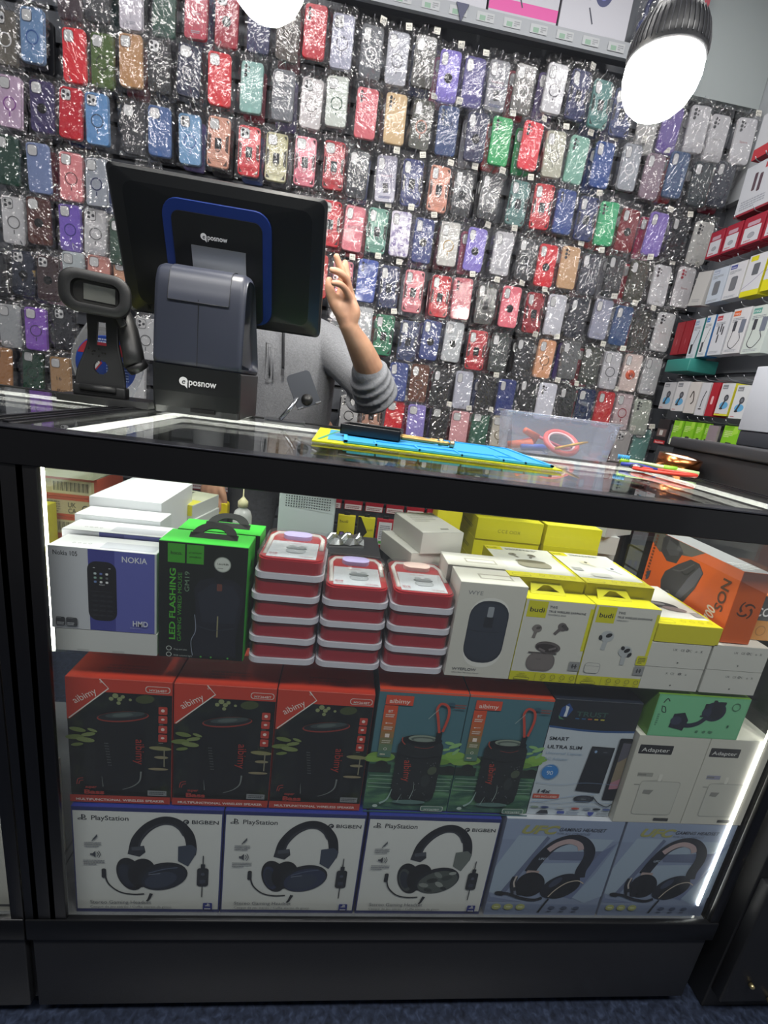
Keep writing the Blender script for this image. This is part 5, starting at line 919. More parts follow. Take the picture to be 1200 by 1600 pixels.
# ------------------------------------------------------------------ the wall of phone cases
# one list per hanging row, top row first: x, height, colour, style, colour word
ROWS = [
    [(-1.016, 2.163, '3a2a33', 'p', 'black-and-red'), (-0.928, 2.167, '26282e', 'p', 'charcoal'), (-0.823, 2.165, 'c9c4cf', 'c', 'pink-edged-clear'), (-0.723, 2.171, '1f4a3c', 'p', 'dark-green'), (-0.619, 2.178, 'b5324a', 'c', 'crimson'), (-0.522, 2.177, 'a01d33', 'r', 'crimson'), (-0.417, 2.180, '2d3058', 'p', 'navy'), (-0.320, 2.172, '5b544f', 'm', 'brown-grey'), (-0.232, 2.195, 'c21d30', 's', 'red'), (-0.138, 2.184, 'aeb0c4', 'm', 'pale-grey'), (-0.037, 2.173, '65686e', 'm', 'grey'), (0.054, 2.169, 'b4b6c0', 'm', 'clear'), (0.148, 2.178, '504f4c', 'm', 'dark-grey'), (0.240, 2.153, '7f6fca', 'r', 'lilac'), (0.331, 2.151, '433a83', 'p', 'deep-purple'), (0.418, 2.153, '8f9097', 't', 'grey-printed'), (0.515, 2.163, '6d6a68', 'm', 'warm-grey'), (0.627, 2.182, 'd3d2d6', 'm', 'black-framed-clear'), (0.718, 2.178, '232a5c', 'a', 'navy'), (0.806, 2.164, '4f8480', 'a', 'teal'), (0.894, 2.152, '34406e', 'a', 'slate-blue'), (1.007, 2.120, 'a5a4a2', 'p', 'light-grey'), (1.095, 2.134, '6c579f', 'p', 'purple'), (1.197, 2.152, 'bdbcc0', 'w', 'white'), (1.285, 2.139, 'c6c5c8', 'w', 'white'), (1.389, 2.144, 'cfced2', 'w', 'white')],
    [(-1.218, 2.005, '6f6a62', 'm', 'smoky-grey'), (-1.129, 2.021, '7394bd', 'm', 'light-blue'), (-1.008, 1.994, 'e8303a', 'p', 'bright-red'), (-0.917, 1.993, '5a7040', 'm', 'olive-green'), (-0.825, 2.007, 'b98a5c', 'p', 'tan'), (-0.737, 2.012, '191a1e', 'p', 'glossy-black'), (-0.638, 2.013, '2b3048', 'm', 'dark-navy'), (-0.539, 2.008, 'd8222e', 'p', 'red'), (-0.433, 2.005, '8db8b2', 's', 'mint'), (-0.323, 1.996, '6c6f76', 'p', 'translucent-grey'), (-0.226, 1.994, 'cfcacb', 'm', 'glossy-white'), (-0.139, 2.012, 'cfd6cf', 'm', 'green-ringed-clear'), (-0.033, 1.992, 'd86a74', 's', 'coral'), (0.071, 1.996, 'd8b98c', 's', 'beige'), (0.167, 1.996, '55564f', 'm', 'orange-ringed-grey'), (0.262, 1.991, '344a78', 's', 'dark-blue'), (0.369, 1.988, '262a4e', 'r', 'navy'), (0.461, 1.990, '2fa861', 's', 'green'), (0.578, 1.999, 'ee4350', 's', 'coral-red'), (0.669, 1.983, 'b9b9a8', 'm', 'holographic-clear'), (0.762, 1.984, '84b8a6', 's', 'mint'), (0.865, 1.984, '2a4d92', 'p', 'blue'), (0.972, 1.993, 'a7acb4', 'm', 'clear'), (1.071, 1.979, '8a7684', 'p', 'smoky-pink'), (1.159, 1.996, '35527a', 'p', 'denim-blue'), (1.264, 1.982, '1d2a30', 'p', 'black'), (1.354, 1.997, '1c2438', 'p', 'blue-black')],
    [(-1.211, 1.825, 'c5aac6', 'm', 'pale-pink'), (-1.116, 1.832, '352a5c', 'r', 'dark-purple'), (-1.023, 1.827, 'c9152a', 'p', 'red'), (-0.936, 1.823, '6f9ccf', 'm', 'pale-blue'), (-0.822, 1.817, '26272d', 'p', 'black'), (-0.735, 1.824, '3a5c94', 'p', 'blue'), (-0.634, 1.818, '6f9cc6', 'm', 'sky-blue'), (-0.534, 1.821, 'd59a84', 'a', 'rose-gold'), (-0.430, 1.814, 'cf1c2c', 'a', 'red'), (-0.335, 1.812, 'b9b58c', 'a', 'beige'), (-0.233, 1.815, 'dc7a8c', 'a', 'pink'), (-0.130, 1.820, 'b3202e', 'a', 'dark-red'), (-0.043, 1.807, '2d3036', 'm', 'black-and-clear'), (0.063, 1.808, '9896a8', 't', 'grey-printed'), (0.159, 1.811, '2a3570', 'a', 'navy'), (0.261, 1.807, 'd8957f', 'a', 'rose-gold'), (0.352, 1.809, '1e2026', 'r', 'black'), (0.454, 1.810, '1a1c22', 'p', 'black'), (0.568, 1.809, '567f7c', 'a', 'teal'), (0.663, 1.811, 'c8202c', 'a', 'red'), (0.754, 1.808, '38508f', 's', 'blue'), (0.844, 1.797, '222f62', 'a', 'navy'), (0.934, 1.798, '2fae72', 's', 'green'), (1.022, 1.787, '7d1622', 'r', 'dark-red'), (1.139, 1.791, '8670c2', 'p', 'lilac'), (1.230, 1.789, '1d2129', 'p', 'black'), (1.336, 1.790, 'c3c3c0', 'w', 'white')],
    [(-1.234, 1.653, '173c30', 'p', 'dark-green'), (-1.135, 1.646, '7a8cb8', 'p', 'clear-blue'), (-1.031, 1.638, 'e08c90', 'm', 'pink'), (-0.944, 1.633, '9ea4ae', 'm', 'navy-ringed-clear'), (-0.770, 1.630, '8fa0b4', 'p', 'grey-blue'), (-0.213, 1.630, '2b2d33', 'p', 'charcoal'), (-0.125, 1.634, 'cc1a2b', 'a', 'red'), (-0.037, 1.630, 'e88a96', 't', 'pink'), (0.051, 1.636, '6ea392', 'a', 'sage'), (0.139, 1.637, 'c5bfd6', 'f', 'floral'), (0.228, 1.627, '2b3a78', 'r', 'blue'), (0.328, 1.631, 'c9c8c4', 'm', 'gold-ringed-clear'), (0.435, 1.630, '8577cc', 'r', 'lilac'), (0.541, 1.630, 'c0c0c6', 'c', 'clear'), (0.639, 1.624, '25282e', 'a', 'charcoal'), (0.726, 1.617, 'dc1f2e', 'r', 'red'), (0.816, 1.621, 'cfa67e', 's', 'beige'), (0.905, 1.611, '1c2233', 'p', 'blue-black'), (1.010, 1.619, '20262a', 'p', 'black'), (1.108, 1.615, '3a3a2e', 'p', 'olive-black'), (1.214, 1.616, 'cfcfd3', 'w', 'white'), (1.317, 1.624, 'd6d4d8', 'w', 'red-lensed-white')],
    [(-1.232, 1.472, 'cfcfd2', 'm', 'camera-ringed-white'), (-1.144, 1.481, '4a2018', 'r', 'brown-and-gold'), (-1.043, 1.477, '7d62c6', 'm', 'violet'), (-0.955, 1.476, 'b9b9bc', 'm', 'frosted-clear'), (-0.867, 1.455, '2f4a3c', 'p', 'dark-green'), (-0.250, 1.445, 'b7b9bd', 'c', 'clear'), (-0.155, 1.447, 'c3423f', 'p', 'brick-red'), (-0.059, 1.439, 'd9818f', 'a', 'pink'), (0.033, 1.459, '2b4aa0', 's', 'royal-blue'), (0.121, 1.451, '26315e', 'a', 'navy'), (0.217, 1.447, 'df828c', 'a', 'pink'), (0.325, 1.446, 'c41a2a', 'a', 'red'), (0.412, 1.449, 'c2606c', 's', 'rose'), (0.510, 1.444, '2a2d2c', 'r', 'black'), (0.610, 1.447, 'ec7585', 'r', 'pink'), (0.712, 1.440, '9a1c2a', 'a', 'red-and-black'), (0.804, 1.446, 'c9cad4', 'p', 'white'), (0.892, 1.445, '1d2230', 'p', 'black'), (0.998, 1.456, '9c9fb4', 'c', 'clear'), (1.089, 1.444, '2c4c7c', 'p', 'blue'), (1.177, 1.436, '24261e', 's', 'olive-black'), (1.276, 1.445, 'cdced0', 'w', 'white')],
    [(-1.298, 1.290, '1b1c20', 'p', 'black'), (-1.210, 1.303, '2b2f3c', 'r', 'marbled-black'), (-1.122, 1.297, '3d2a2c', 'r', 'red-framed'), (-1.034, 1.323, 'b9c2c6', 'r', 'clear'), (-0.946, 1.324, 'c98a80', 'p', 'rose'), (-0.858, 1.326, 'cf9a7c', 'p', 'peach'), (-0.060, 1.275, '45474c', 'p', 'slate'), (0.036, 1.290, 'b4b8bc', 'c', 'clear'), (0.123, 1.274, '1f7a56', 'a', 'green'), (0.223, 1.266, '263560', 'a', 'navy'), (0.313, 1.281, '2a3c7c', 'r', 'navy'), (0.405, 1.287, 'b9bec2', 'r', 'silver'), (0.505, 1.268, 'b81626', 'a', 'red'), (0.600, 1.273, '454a48', 'm', 'dark-grey'), (0.708, 1.270, '1f2126', 'p', 'black'), (0.799, 1.275, 'e0a47c', 'm', 'peach'), (0.904, 1.284, '5e6062', 'p', 'grey'), (1.001, 1.274, '333830', 'p', 'olive-black'), (1.088, 1.267, 'bcbcc2', 'm', 'lilac-edged-clear'), (1.182, 1.270, 'dcc8c2', 'o', 'clear'), (1.271, 1.268, 'b9babc', 'c', 'clear')],
    [(-1.270, 1.113, 'a9adb0', 'p', 'black-framed-clear'), (-1.173, 1.115, '8a5cc0', 'm', 'purple'), (-1.075, 1.129, '1c1d24', 'p', 'black'), (-0.880, 1.115, '33405f', 'p', 'dark-blue'), (-0.780, 1.135, 'c4c6c8', 'm', 'white'), (0.204, 1.104, '2c4288', 'p', 'blue'), (0.291, 1.110, '6a4436', 'm', 'brown'), (0.382, 1.102, '1b1c1f', 'r', 'black'), (0.480, 1.107, 'b9bccb', 'p', 'pale-grey'), (0.577, 1.093, '1c1d21', 's', 'black'), (0.665, 1.099, '2c3a7a', 'p', 'navy'), (0.753, 1.111, '202226', 'p', 'black'), (0.840, 1.107, 'd3d4e0', 's', 'white'), (0.928, 1.104, '25272a', 'p', 'black'), (1.015, 1.107, '1a2b52', 'm', 'navy'), (1.103, 1.106, 'cc1f2a', 'p', 'red'), (1.190, 1.109, 'c9b4b8', 'm', 'red-ringed-clear'), (1.278, 1.096, 'a8b0a4', 's', 'pale-green')],
    [(-1.308, 0.957, 'a9774a', 'p', 'tan-leather'), (-1.199, 0.960, '17402c', 'm', 'dark-green'), (-1.097, 0.950, 'b48e64', 't', 'kraft-brown'), (-0.822, 0.969, 'cfd0d2', 'm', 'white'), (0.020, 0.951, 'd5d5d5', 'm', 'white'), (0.113, 0.960, 'c69682', 'a', 'rose-gold'), (0.208, 0.953, 'd81f30', 'p', 'red'), (0.302, 0.949, '9184cc', 'p', 'lilac'), (0.403, 0.951, '202226', 'p', 'black'), (0.491, 0.946, 'dba0a6', 'p', 'glitter-pink'), (0.579, 0.953, '2c5e4c', 'p', 'green'), (0.667, 0.950, 'c9c4b8', 'm', 'gold-ringed-clear'), (1.223, 0.954, 'b9b5b4', 'p', 'red-lensed-clear'), (1.310, 0.973, '6a9c94', 'p', 'teal')],
]
m_bag = clear('crinkled_bag', (.97, .97, .98), f0=.135, rough=.07, haze=.02, bump=.38, bscale=55)
m_tag = mat('#dedcd2', .5)
def bag_mesh(seed, w=.099, h=.190, dp=.020):
    nx, nz = 17, 28; vs = []; fs = []; sd = Vector((seed*7.3, seed*3.1, 0))
    for j in range(nz+1):
        for i in range(nx+1):
            u, v = i/nx*2-1, j/nz; x = u*w/2; z = (v-.5)*h+.007
            e = min(1, (1-abs(u))*3.2)*min(1, v*5)*min(1, (1-v)*4.2)
            n1 = noise.noise(Vector((x*60, 0, z*26))+sd); n2 = abs(noise.noise(Vector((x*130, 3, z*70))+sd))
            edge = 1.9 if e < .99 else .45
            y = .006-dp*e**.6+edge*(.008*n1-.010*n2)
            vs.append((x*(1-.06*(v > .93))+.002*n1, min(y, .016), z+.002*n2))
    for j in range(nz):
        for i in range(nx): a = j*(nx+1)+i; fs.append((a, a+1, a+nx+2, a+nx+1))
    me = bpy.data.meshes.new('bag'); me.from_pydata(vs, [], fs); me.materials.append(m_bag); me.update(); return me
BAGS = [bag_mesh(s) for s in range(8)]
def shade(h, k): c = [int(h[i:i+2], 16) for i in (0, 2, 4)]; return '#%02x%02x%02x' % tuple(int(max(0, min(255, v*k if k <= 1 else v+(255-v)*(k-1)))) for v in c)
_proto = {}
m_floral = noisemat('floral_print', [(.35, '#8d7fb0'), (.5, '#d9d4e6'), (.65, '#f0eef2'), (.8, '#a99bc4')], 60, .35, 2, coat=.4)
m_marble = noisemat('marbled_print', [(.4, '#1c2230'), (.62, '#2d3346'), (.7, '#b79a58')], 40, .3, 3, coat=.4)
def case_parts(col, st, phone):
    """list of (part name, mesh) for one phone case seen from its back"""
    k = (col, st, phone)
    if k in _proto: return _proto[k]
    out = []; trans = st in 'mcto' ; body = m_floral if st == 'f' else m_marble if col == '2b2f3c' else mat('#'+col, .42 if not trans else .25, coat=.35)
    dk = '#'+col if False else shade(col, .45); rim = mat(shade(col, .72), .35, coat=.2)
    b = MB(); P = rrect(.075, .152, .012, 5); b.prism(P, -.005, .005, body, None, .0025, False)
    ring_edge = rrect(.0755, .1525, .012, 5)
    if trans: b.tube([(x, -.0045, z) for x, z in rrect(.073, .150, .011, 5)], .0013, rim, 6, True)
    c = Art(b, (-.0375, -.0051, -.076), (1, 0, 0), (0, 0, 1), .075, .152)
    if st == 'a':
        ac = mat(shade(col, .38), .5)
        for s in (0, 1):
            q = (lambda pts: [(1-u, v) for u, v in reversed(pts)]) if s else (lambda pts: pts)
            c.poly(q([(.03, .30), (.17, .36), (.17, .62), (.03, .68)]), ac); c.poly(q([(.06, .05), (.24, .05), (.10, .14), (.06, .20)]), ac); c.poly(q([(.80, .95), (.94, .95), (.94, .86), (.90, .88)]), ac)
        c.rect(.2, .12, .8, .125, ac); c.rect(.2, .16, .8, .165, ac); c.rect(.25, .27, .75, .275, ac)
    if st == 'w':
        c.text('Space', .5, .46, .13, '#b0676c' if col in ('cfced2', 'd6d4d8') else '#9b9a9a', 0, 'c', width=.42); c.tiny(.35, .08, .65, .12, 2, '#a7a7a8')
    if st == 'c': c.text('Space', .5, .45, .12, '#8f8f98', 0, 'c', width=.4); c.tiny(.3, .1, .7, .16, 2, '#9a9aa4')
    if st == 't' and col != 'b48e64':
        if col == 'e88a96': c.text('A05S', .5, .50, .2, '#5a2c3c', 5, 'c', width=.7)
        else: c.rect(.08, .46, .9, .5, '#5f5878'); c.poly([(.35, .40), (.6, .42), (.66, .22), (.42, .2)], '#3c3a40'); c.tiny(.2, .08, .8, .14, 2, '#4a4f80'); c.text('MAGNETIC', .2, .55, .1, '#8e3a48', width=.6)
    if col == 'b48e64': c.text('16', .25, .42, .26, '#3b2a20', 4, width=.3); c.text('Pro', .3, .12, .26, '#3b2a20', 4, width=.5)
    if col == '344a78': c.text('S23', .25, .6, .2, '#131a2c', 3, width=.5)
    me = lambda bb, n: bb
    out.append(('case_body', b))
    # camera opening
    b = MB(); lite = '#c6c7c8' if col not in ('c8c8c8',) else '#99999c'; fr = mat(shade(col, .6), .3, coat=.4)
    def lens(x, z, r): b.lathe([(r, 0), (r, .0018), (r*.75, .0024), (r*.7, .0018), (0, .0018)], '#33343a' if col != 'd6d4d8' else '#b02a3c', Matrix.Translation((x, -.0052, z)) @ Matrix.Rotation(PI/2, 4, 'X'), 12)
    if st in 'sw':
        for z in (.060, .047, .034): lens(-.021, z, .0052)
        lens(-.010, .057, .0026); lens(-.010, .045, .0026)
        if st == 's' and int(col[:2], 16)+int(col[2:4], 16) > 250: pass
    else:
        w, h, x, z, r = (.030, .031, -.0155, .052, .008) if phone else (.020, .036, -.020, .048, .008)
        if st == 'm' and not phone: w, h, x, z = .022, .036, -.018, .047
        b.prism([(x+px_, z+pz) for px_, pz in rrect(w+.003, h+.003, r+.001, 4)], -.0062, -.0048, fr); b.prism([(x+px_, z+pz) for px_, pz in rrect(w-.001, h-.001, r, 4)], -.0064, -.0060, lite)
        if phone and (hash(col) % 3 == 0 if False else int(col, 16) % 3 == 0):
            lens(x-.007, z+.007, .0052); lens(x-.007, z-.007, .0052); lens(x+.007, z, .0052)
    out.append(('camera_opening', b))
    if st == 'm':
        b = MB(); lum = sum(int(col[i:i+2], 16) for i in (0, 2, 4)); rc = {'9ea4ae': '#232c5c', '55564f': '#b0603c', 'c9c8c4': '#b08c3c', 'c9c4b8': '#7a6a4c', 'cfd6cf': '#34604c', 'c9b4b8': '#a02838', 'c5aac6': '#8f4f9f', 'd3d2d6': '#26283a', 'd5d5d5': '#26282c', '7394bd': '#2f5a9c', '6f9cc6': '#2c5a9e', '7d62c6': '#3c3286'}.get(col, '#e2e2e4' if 300 < lum and lum % 2 else shade(col, .55))
        N_ = 28; o_, i_ = .0205, .0172; vs = []
        for yy in (-.0052, -.0060):
            for rr in (o_, i_):
                vs += [(rr*math.cos(2*PI*a/N_), yy, -.006+rr*math.sin(2*PI*a/N_)) for a in range(N_)]
        fs = []
        for a in range(N_): q = (a+1) % N_; fs += [(2*N_+a, 2*N_+q, 3*N_+q, 3*N_+a), (a, q, 2*N_+q, 2*N_+a), (N_+q, N_+a, 3*N_+a, 3*N_+q)]
        b.add(vs, fs, mat(rc, .35, coat=.3)); b.box(-.0016, .0016, -.0060, -.0050, -.043, -.030, mat(rc, .35, coat=.3)); out.append(('magnet_ring', b))
    if st in 'ra':
        b = MB(); mt = mat('#1b1c1f' if st == 'r' or True else '', .22, metal=.8); R0 = Matrix.Translation((0, -.0052, -.006)) @ Matrix.Rotation(PI/2, 4, 'X')
        if st == 'r': b.lathe([(.0145, 0), (.0145, .002), (.0125, .0034), (.010, .0026), (.004, .0030), (.0035, .0042), (0, .0042)], mt, R0, 20)
        else: b.box(-.011, .011, -.0075, -.005, -.020, .012, mt); b.lathe([(.0105, .0022), (.0105, .0036), (.0075, .0042), (.0068, .0030), (0, .0026)], mat('#3b3d42', .2, metal=.9), R0, 18); b.tube([(.0075*math.cos(a*PI/6), -.0088, -.021+.009*math.sin(a*PI/6)) for a in range(12)], .0012, mat('#8f9196', .2, metal=.9), 6, True)
        out.append(('ring_holder', b))
    if st == 'o': b = MB(); b.lathe([(.020, 0), (.020, .002), (.018, .004), (0, .005)], mat('#d8521c', .3, coat=.4), Matrix.Translation((0, -.0052, -.008)) @ Matrix.Rotation(PI/2, 4, 'X'), 28); b.lathe([(.009, .0051), (0, .0056)], '#b9401a', Matrix.Translation((0, -.0052, -.008)) @ Matrix.Rotation(PI/2, 4, 'X'), 20); out.append(('grip_disc', b))
    res = []
    for n, bb in out:
        o = bb.build(n); res.append((n, o.data)); bpy.data.objects.remove(o)
    _proto[k] = res; return res
def link(name, me, parent, loc=(0, 0, 0), rot=(0, 0, 0)):
    o = bpy.data.objects.new(name, me); COL.objects.link(o); o.parent = parent; o.location = loc; o.rotation_euler = rot; return o
tg = MB(); tg.box(-.011, .011, -.0004, .0004, 0, .020, m_tag); c = fronta(tg, -.011, .011, -.0004, 0, .02); c.text('A15', .5, .42, .42, '#3a3a3c', 0, 'c', .01, width=.7); c.rect(.15, .15, .85, .22, '#8d8d8c')
_t = tg.build('price_tag'); TAG = _t.data; bpy.data.objects.remove(_t)
hk = MB(); hk.tube([(0, .062, 0), (0, .0, 0), (0, -.018, .004), (0, -.024, .012)], .0016, mat('#8d9096', .3, metal=.9), 6); _t = hk.build('display_hook'); HOOK = _t.data; bpy.data.objects.remove(_t)
NTH = ('first', 'second', 'third', 'fourth', 'fifth', 'sixth', 'seventh', 'eighth')
SN = {'p': 'plain phone case', 's': 'three-lens phone case', 'm': 'magnetic-ring phone case', 'r': 'ring-grip phone case', 'a': 'armoured phone case', 'c': 'printed phone case', 'w': 'boxed phone case', 't': 'printed phone case', 'f': 'patterned phone case', 'o': 'orange-grip phone case'}
BACK = {'warm-grey': ('a3283a', 'red'), 'black-framed-clear': ('4a3a70', 'purple'), 'coral-red': ('2f9a5c', 'green'), 'lilac': ('a83a5c', 'magenta'), 'olive-black': ('a8263c', 'red'), 'green': ('c22a30', 'red'), 'denim-blue': ('b03a3c', 'red'), 'beige': ('3a3c44', 'grey'), 'peach': ('2a2c32', 'black')}
PAL = [('1e2026', 'black'), ('2a2c33', 'charcoal'), ('6a2030', 'maroon'), ('2a3a66', 'navy'), ('8d8f98', 'grey'), ('b03040', 'red'), ('3d4046', 'slate'), ('c0849a', 'pink'), ('1c3a3c', 'dark teal'), ('544a7c', 'purple'), ('1a1b20', 'black')]
rd = random.Random(12); seen = set()
def one_case(x, y, z, col, st, label, bag=True, tagged=False, ph=True, rx=0, rz=0, ry=0):
    r = empty('phone_case', (x, y, z), rz, label, 'phone case', 'bagged phone cases on the back wall'); r.rotation_euler = (rx, ry, rz)
    for n, me in case_parts(col, st, ph): link(n, me, r)
    if bag: link('clear_bag', BAGS[rd.randrange(8)], r, (rd.uniform(-.003, .003), 0, rd.uniform(-.002, .003)), (0, rd.uniform(-.03, .03), 0)).scale = (rd.choice((1, 1, -1)), 1, 1)
    if tagged: link('price_tag', TAG, r, (.030, -.008, .083), (rd.uniform(-.2, .1), rd.uniform(-.15, .15), rd.uniform(-.2, .2)))
    return r
for ri, row in enumerate(ROWS):
    for i, (x, z, col, st, word) in enumerate(row):
        lw = row[i-1][4] if i else None; rw = row[i+1][4] if i+1 < len(row) else None
        where = ('between %s and %s ones' % (lw, rw)) if lw and rw else ('leftmost, beside %s one' % rw) if rw else 'rightmost, beside %s one' % lw
        lab = '%s %s in %s row from top, %s' % (word, SN[st], NTH[ri], where)
        if lab in seen: lab = lab.replace('phone case', 'bagged case')
        seen.add(lab)
        phone = x < -.1 or ri == 7
        tz = rd.uniform(-.10, .10); tx = rd.uniform(-.06, .03)
        o = one_case(x, 1.386+rd.uniform(-.006, .006), z, col, st, lab, True, x > -.12 and rd.random() < .6, phone, tx, tz, rd.uniform(-.035, .035))
        link('display_hook', HOOK, None, (x, 1.405, z+.094)); h = bpy.context.scene.objects[-1] if False else None
        if word in BACK or (rd.random() < .66):
            bc, bw = BACK.get(word, rd.choice(PAL)); side = -1 if x > 0 else 1
            lb = '%s case behind the %s one, %s row, %s' % (bw, word, NTH[ri], where.replace(' ones', ''))
            if lb not in seen and (x, z) != (0, 0):
                seen.add(lb); one_case(x+side*(.012+.006*rd.random() if word in BACK else rd.uniform(.003, .01)), 1.424, z-rd.uniform(.004, .012), bc, 'p', lb, word in BACK or rd.random() < .5, False, phone, 0, rd.uniform(-.05, .05), rd.uniform(-.04, .04))
for o in COL.objects:
    if o.name.startswith('display_hook'): tag(o, 'small bent wire hook on the back wall with bagged phone cases hung on it', 'hook', 'wire hooks of the phone case wall')
# ------------------------------------------------------------------ pendant bulbs
def pendant(x, y, z, lab, tilt):
    t = empty('pendant_bulb', (x, y, z), 0, lab, 'pendant bulb', 'big pendant bulbs over the counter'); t.rotation_euler = tilt
    b = MB(); prof = [(0, -.052), (.018, -.050), (.034, -.043), (.048, -.030), (.057, -.012), (.0605, .006), (.060, .022), (.057, .030)]; b.lathe(prof, emit('bulb_diffuser', '#fffaf0', 95), n=40); b.build('diffuser', t)
    b = MB(); b.lathe([(.057, .026), (.0612, .030), (.0605, .046), (.056, .066), (.048, .084), (.038, .097)], mat('#26272a', .45), n=48)
    for k in range(44): b.add([(.0605, -.0008, .034), (.0625, -.0008, .036), (.0617, -.0008, .048), (.057, -.0008, .068), (.049, -.0008, .085), (.0605, .0008, .034), (.0625, .0008, .036), (.0617, .0008, .048), (.057, .0008, .068), (.049, .0008, .085)], [(0, 1, 2, 3, 4), (9, 8, 7, 6, 5), (1, 6, 7, 2), (2, 7, 8, 3), (3, 8, 9, 4), (0, 5, 6, 1)], mat('#3a3b40', .35), Matrix.Rotation(2*PI*k/44, 4, 'Z'))
    b.build('heat_sink', t)
    b = MB(); b.lathe([(.039, .095), (.034, .104), (.027, .125), (.0215, .145), (.020, .155)], mat('#b9bbbd', .35), n=32); b.build('collar', t)
    b = MB(); b.lathe([(.021, .153), (.023, .157), (.023, .195), (.012, .205), (.004, .21), (0, .21)], mat('#8f9194', .4), n=28); b.build('socket', t)
    b = MB(); b.tube([(0, 0, .205), (0, 0, .7), (0, 0, 2.8-z-.002)], .003, '#d9d9d9', 8); b.build('cable', t)
pendant(.474, .36, 1.624, 'big glowing pendant bulb with dark ribbed heat sink at the upper right', (0, 0, 0))
pendant(-.187, .36, 1.646, 'big glowing pendant bulb cut off by the top edge, left of the other', (0, 0, 0))
# ------------------------------------------------------------------ stock on the right wall (fronts face left, towards the aisle)
def side_box(name, y0, y1, z0, z1, d, front, art, lab, cat, grp, x=1.30, side=None, lean=0, top=None):
    """y0 is the end nearer the camera"""
    w = y1-y0; mb, f, t, l, r = carton(w-.004, d, z1-z0, front, top or front, side or front); art(f, t, l, r)
    return mb.build(name, None, (x, (y0+y1)/2, z0), (0, lean, -PI/2), lab, cat, grp)
def a_cable(col, acc, txt='hoco.', kind=0):
    def g(f, t, l, r):
        f.rect(.05, .84, .45, .95, acc); f.text(txt, .08, .87, .10, '#e6e6ea', width=.32, bold=.01)
        f.tiny(.08, .70, .75, .80, 3, '#8a8f98')
        if kind == 0: f.stroke([(.75, .70), (.5, .45), (.25, .15)], .05, col); f.rect(.18, .12, .42, .36, col, .05)
        elif kind == 1: f.rect(.28, .22, .68, .62, col, .1); f.rect(.34, .28, .6, .55, shade('8a8d94', .8), .06)
        elif kind == 2:
            for u, v in ((.3, .5), (.5, .55), (.66, .48), (.4, .3)): f.rect(u, v, u+.10, v+.2, col, .03)
        else: f.stroke([(.30, .66), (.25, .4), (.2, .2), (.5, .12), (.8, .3), (.7, .45), (.75, .65)], .04, col); f.rect(.22, .5, .4, .72, col, .04); f.rect(.62, .45, .9, .74, '#6c7484', .04)
        f.tiny(.1, .04, .8, .1, 2, '#9aa0aa'); t.tiny(.1, .2, .8, .6, 2, '#9a9ea4')
    return g
def a_red(f, t, l, r): f.rect(.02, .02, .98, .98, '#8e1c28'); f.stroke([(.5, .05), (.5, .95)], .01, '#c24a50', False); f.text('Fashion', .55, .3, .12, '#d99aa0', 90, width=.5)
def a_none(f, t, l, r): f.tiny(.2, .1, .8, .2, 2, '#9b9da0')
def a_mount(acc):
    def g(f, t, l, r):
        f.rect(.1, .82, .5, .95, '#7c8088'); f.text('hoco.', .14, .855, .12, '#e8e8ea', width=.32); f.ell(.55, .32, .32, .22, '#5fa3cf'); f.stroke([(.35, .2), (.5, .4), (.62, .62)], .12, '#34363c'); f.ell(.6, .55, .17, .2, '#3c3f47'); f.ell(.6, .55, .09, .1, '#6d717a'); f.ell(.4, .22, .13, .06, '#2b2d33')
        if acc: f.rect(.0, .0, 1, .06, acc)
        f.tiny(.1, .04, .6, .08, 1, '#b05a60')
    return g
def a_green(f, t, l, r): f.rect(.0, .0, 1, .25, '#dfe8d2'); f.rect(.35, .1, .75, .3, '#3a3d3a', .04); f.tiny(.1, .5, .7, .8, 4, '#cfe69a'); f.poly([(.6, .6), (.99, .7), (.99, .99), (.7, .99)], '#a5d84a')
def a_sand(f, t, l, r): f.rect(.1, .3, .9, .6, '#6c5a58'); f.rect(.3, .35, .6, .55, '#c9c9c6'); f.rect(.0, .0, 1, .14, '#b3202a'); f.text('SanDisk', .1, .03, .14, '#ead9d9', bold=.02, width=.8)
def a_redframe(f, t, l, r): f.rect(.1, .08, .9, .62, '#c6c8cf'); f.ell(.5, .32, .16, .1, '#9b9ea6'); f.ring(.5, .32, .16, .02, '#7d8088', .1); f.tiny(.2, .12, .8, .18, 1, '#b05a60'); f.rect(.2, .66, .8, .80, '#b99aa8', .05)
G1 = 'accessory boxes in the upper rows of the right wall'
side_box('accessory_box', 1.03, 1.195, 1.81, 1.965, .05, '#c3c6cd', lambda f, t, l, r: (f.rect(.5, .82, .9, .93, '#b3464c'), f.rect(.28, .45, .36, .8, '#55414a', .02), f.rect(.42, .4, .5, .75, '#55414a', .02), f.tiny(.1, .1, .7, .3, 4, '#9a9ea8'), f.rect(0, 0, 1, .05, '#8d2634')), 'white box with red lettering and two dark plugs, high on the right wall', 'box', None, side='#7a2430')
side_box('accessory_box', 1.08, 1.19, 1.985, 2.12, .05, '#bfc1c6', lambda f, t, l, r: f.rect(0, 0, 1, .25, '#b5353c'), 'white box with a red foot, topmost on the right wall', 'box', None, side='#8a2a34')
for k, (y0, y1) in enumerate(((1.215, 1.285), (1.138, 1.21), (1.045, 1.132), (.955, 1.04))):
    for j in range(3):
        side_box('earphone_pack', y0, y1, 1.70, 1.79, .018, '#9c2436', a_redframe if j == 0 else a_none, 'red framed earphone pack, %s from the corner on right wall, %s' % (('first', 'second', 'third', 'fourth')[k], ('front', 'behind the front one', 'rearmost')[j]), 'earphone pack', 'red framed packs on the right wall', x=1.30+.021*j)
side_box('accessory_box', 1.235, 1.31, 1.535, 1.655, .04, '#bdbcbb', a_none, 'blank pale box by the corner, third row of the right wall', 'box', G1, lean=.12)
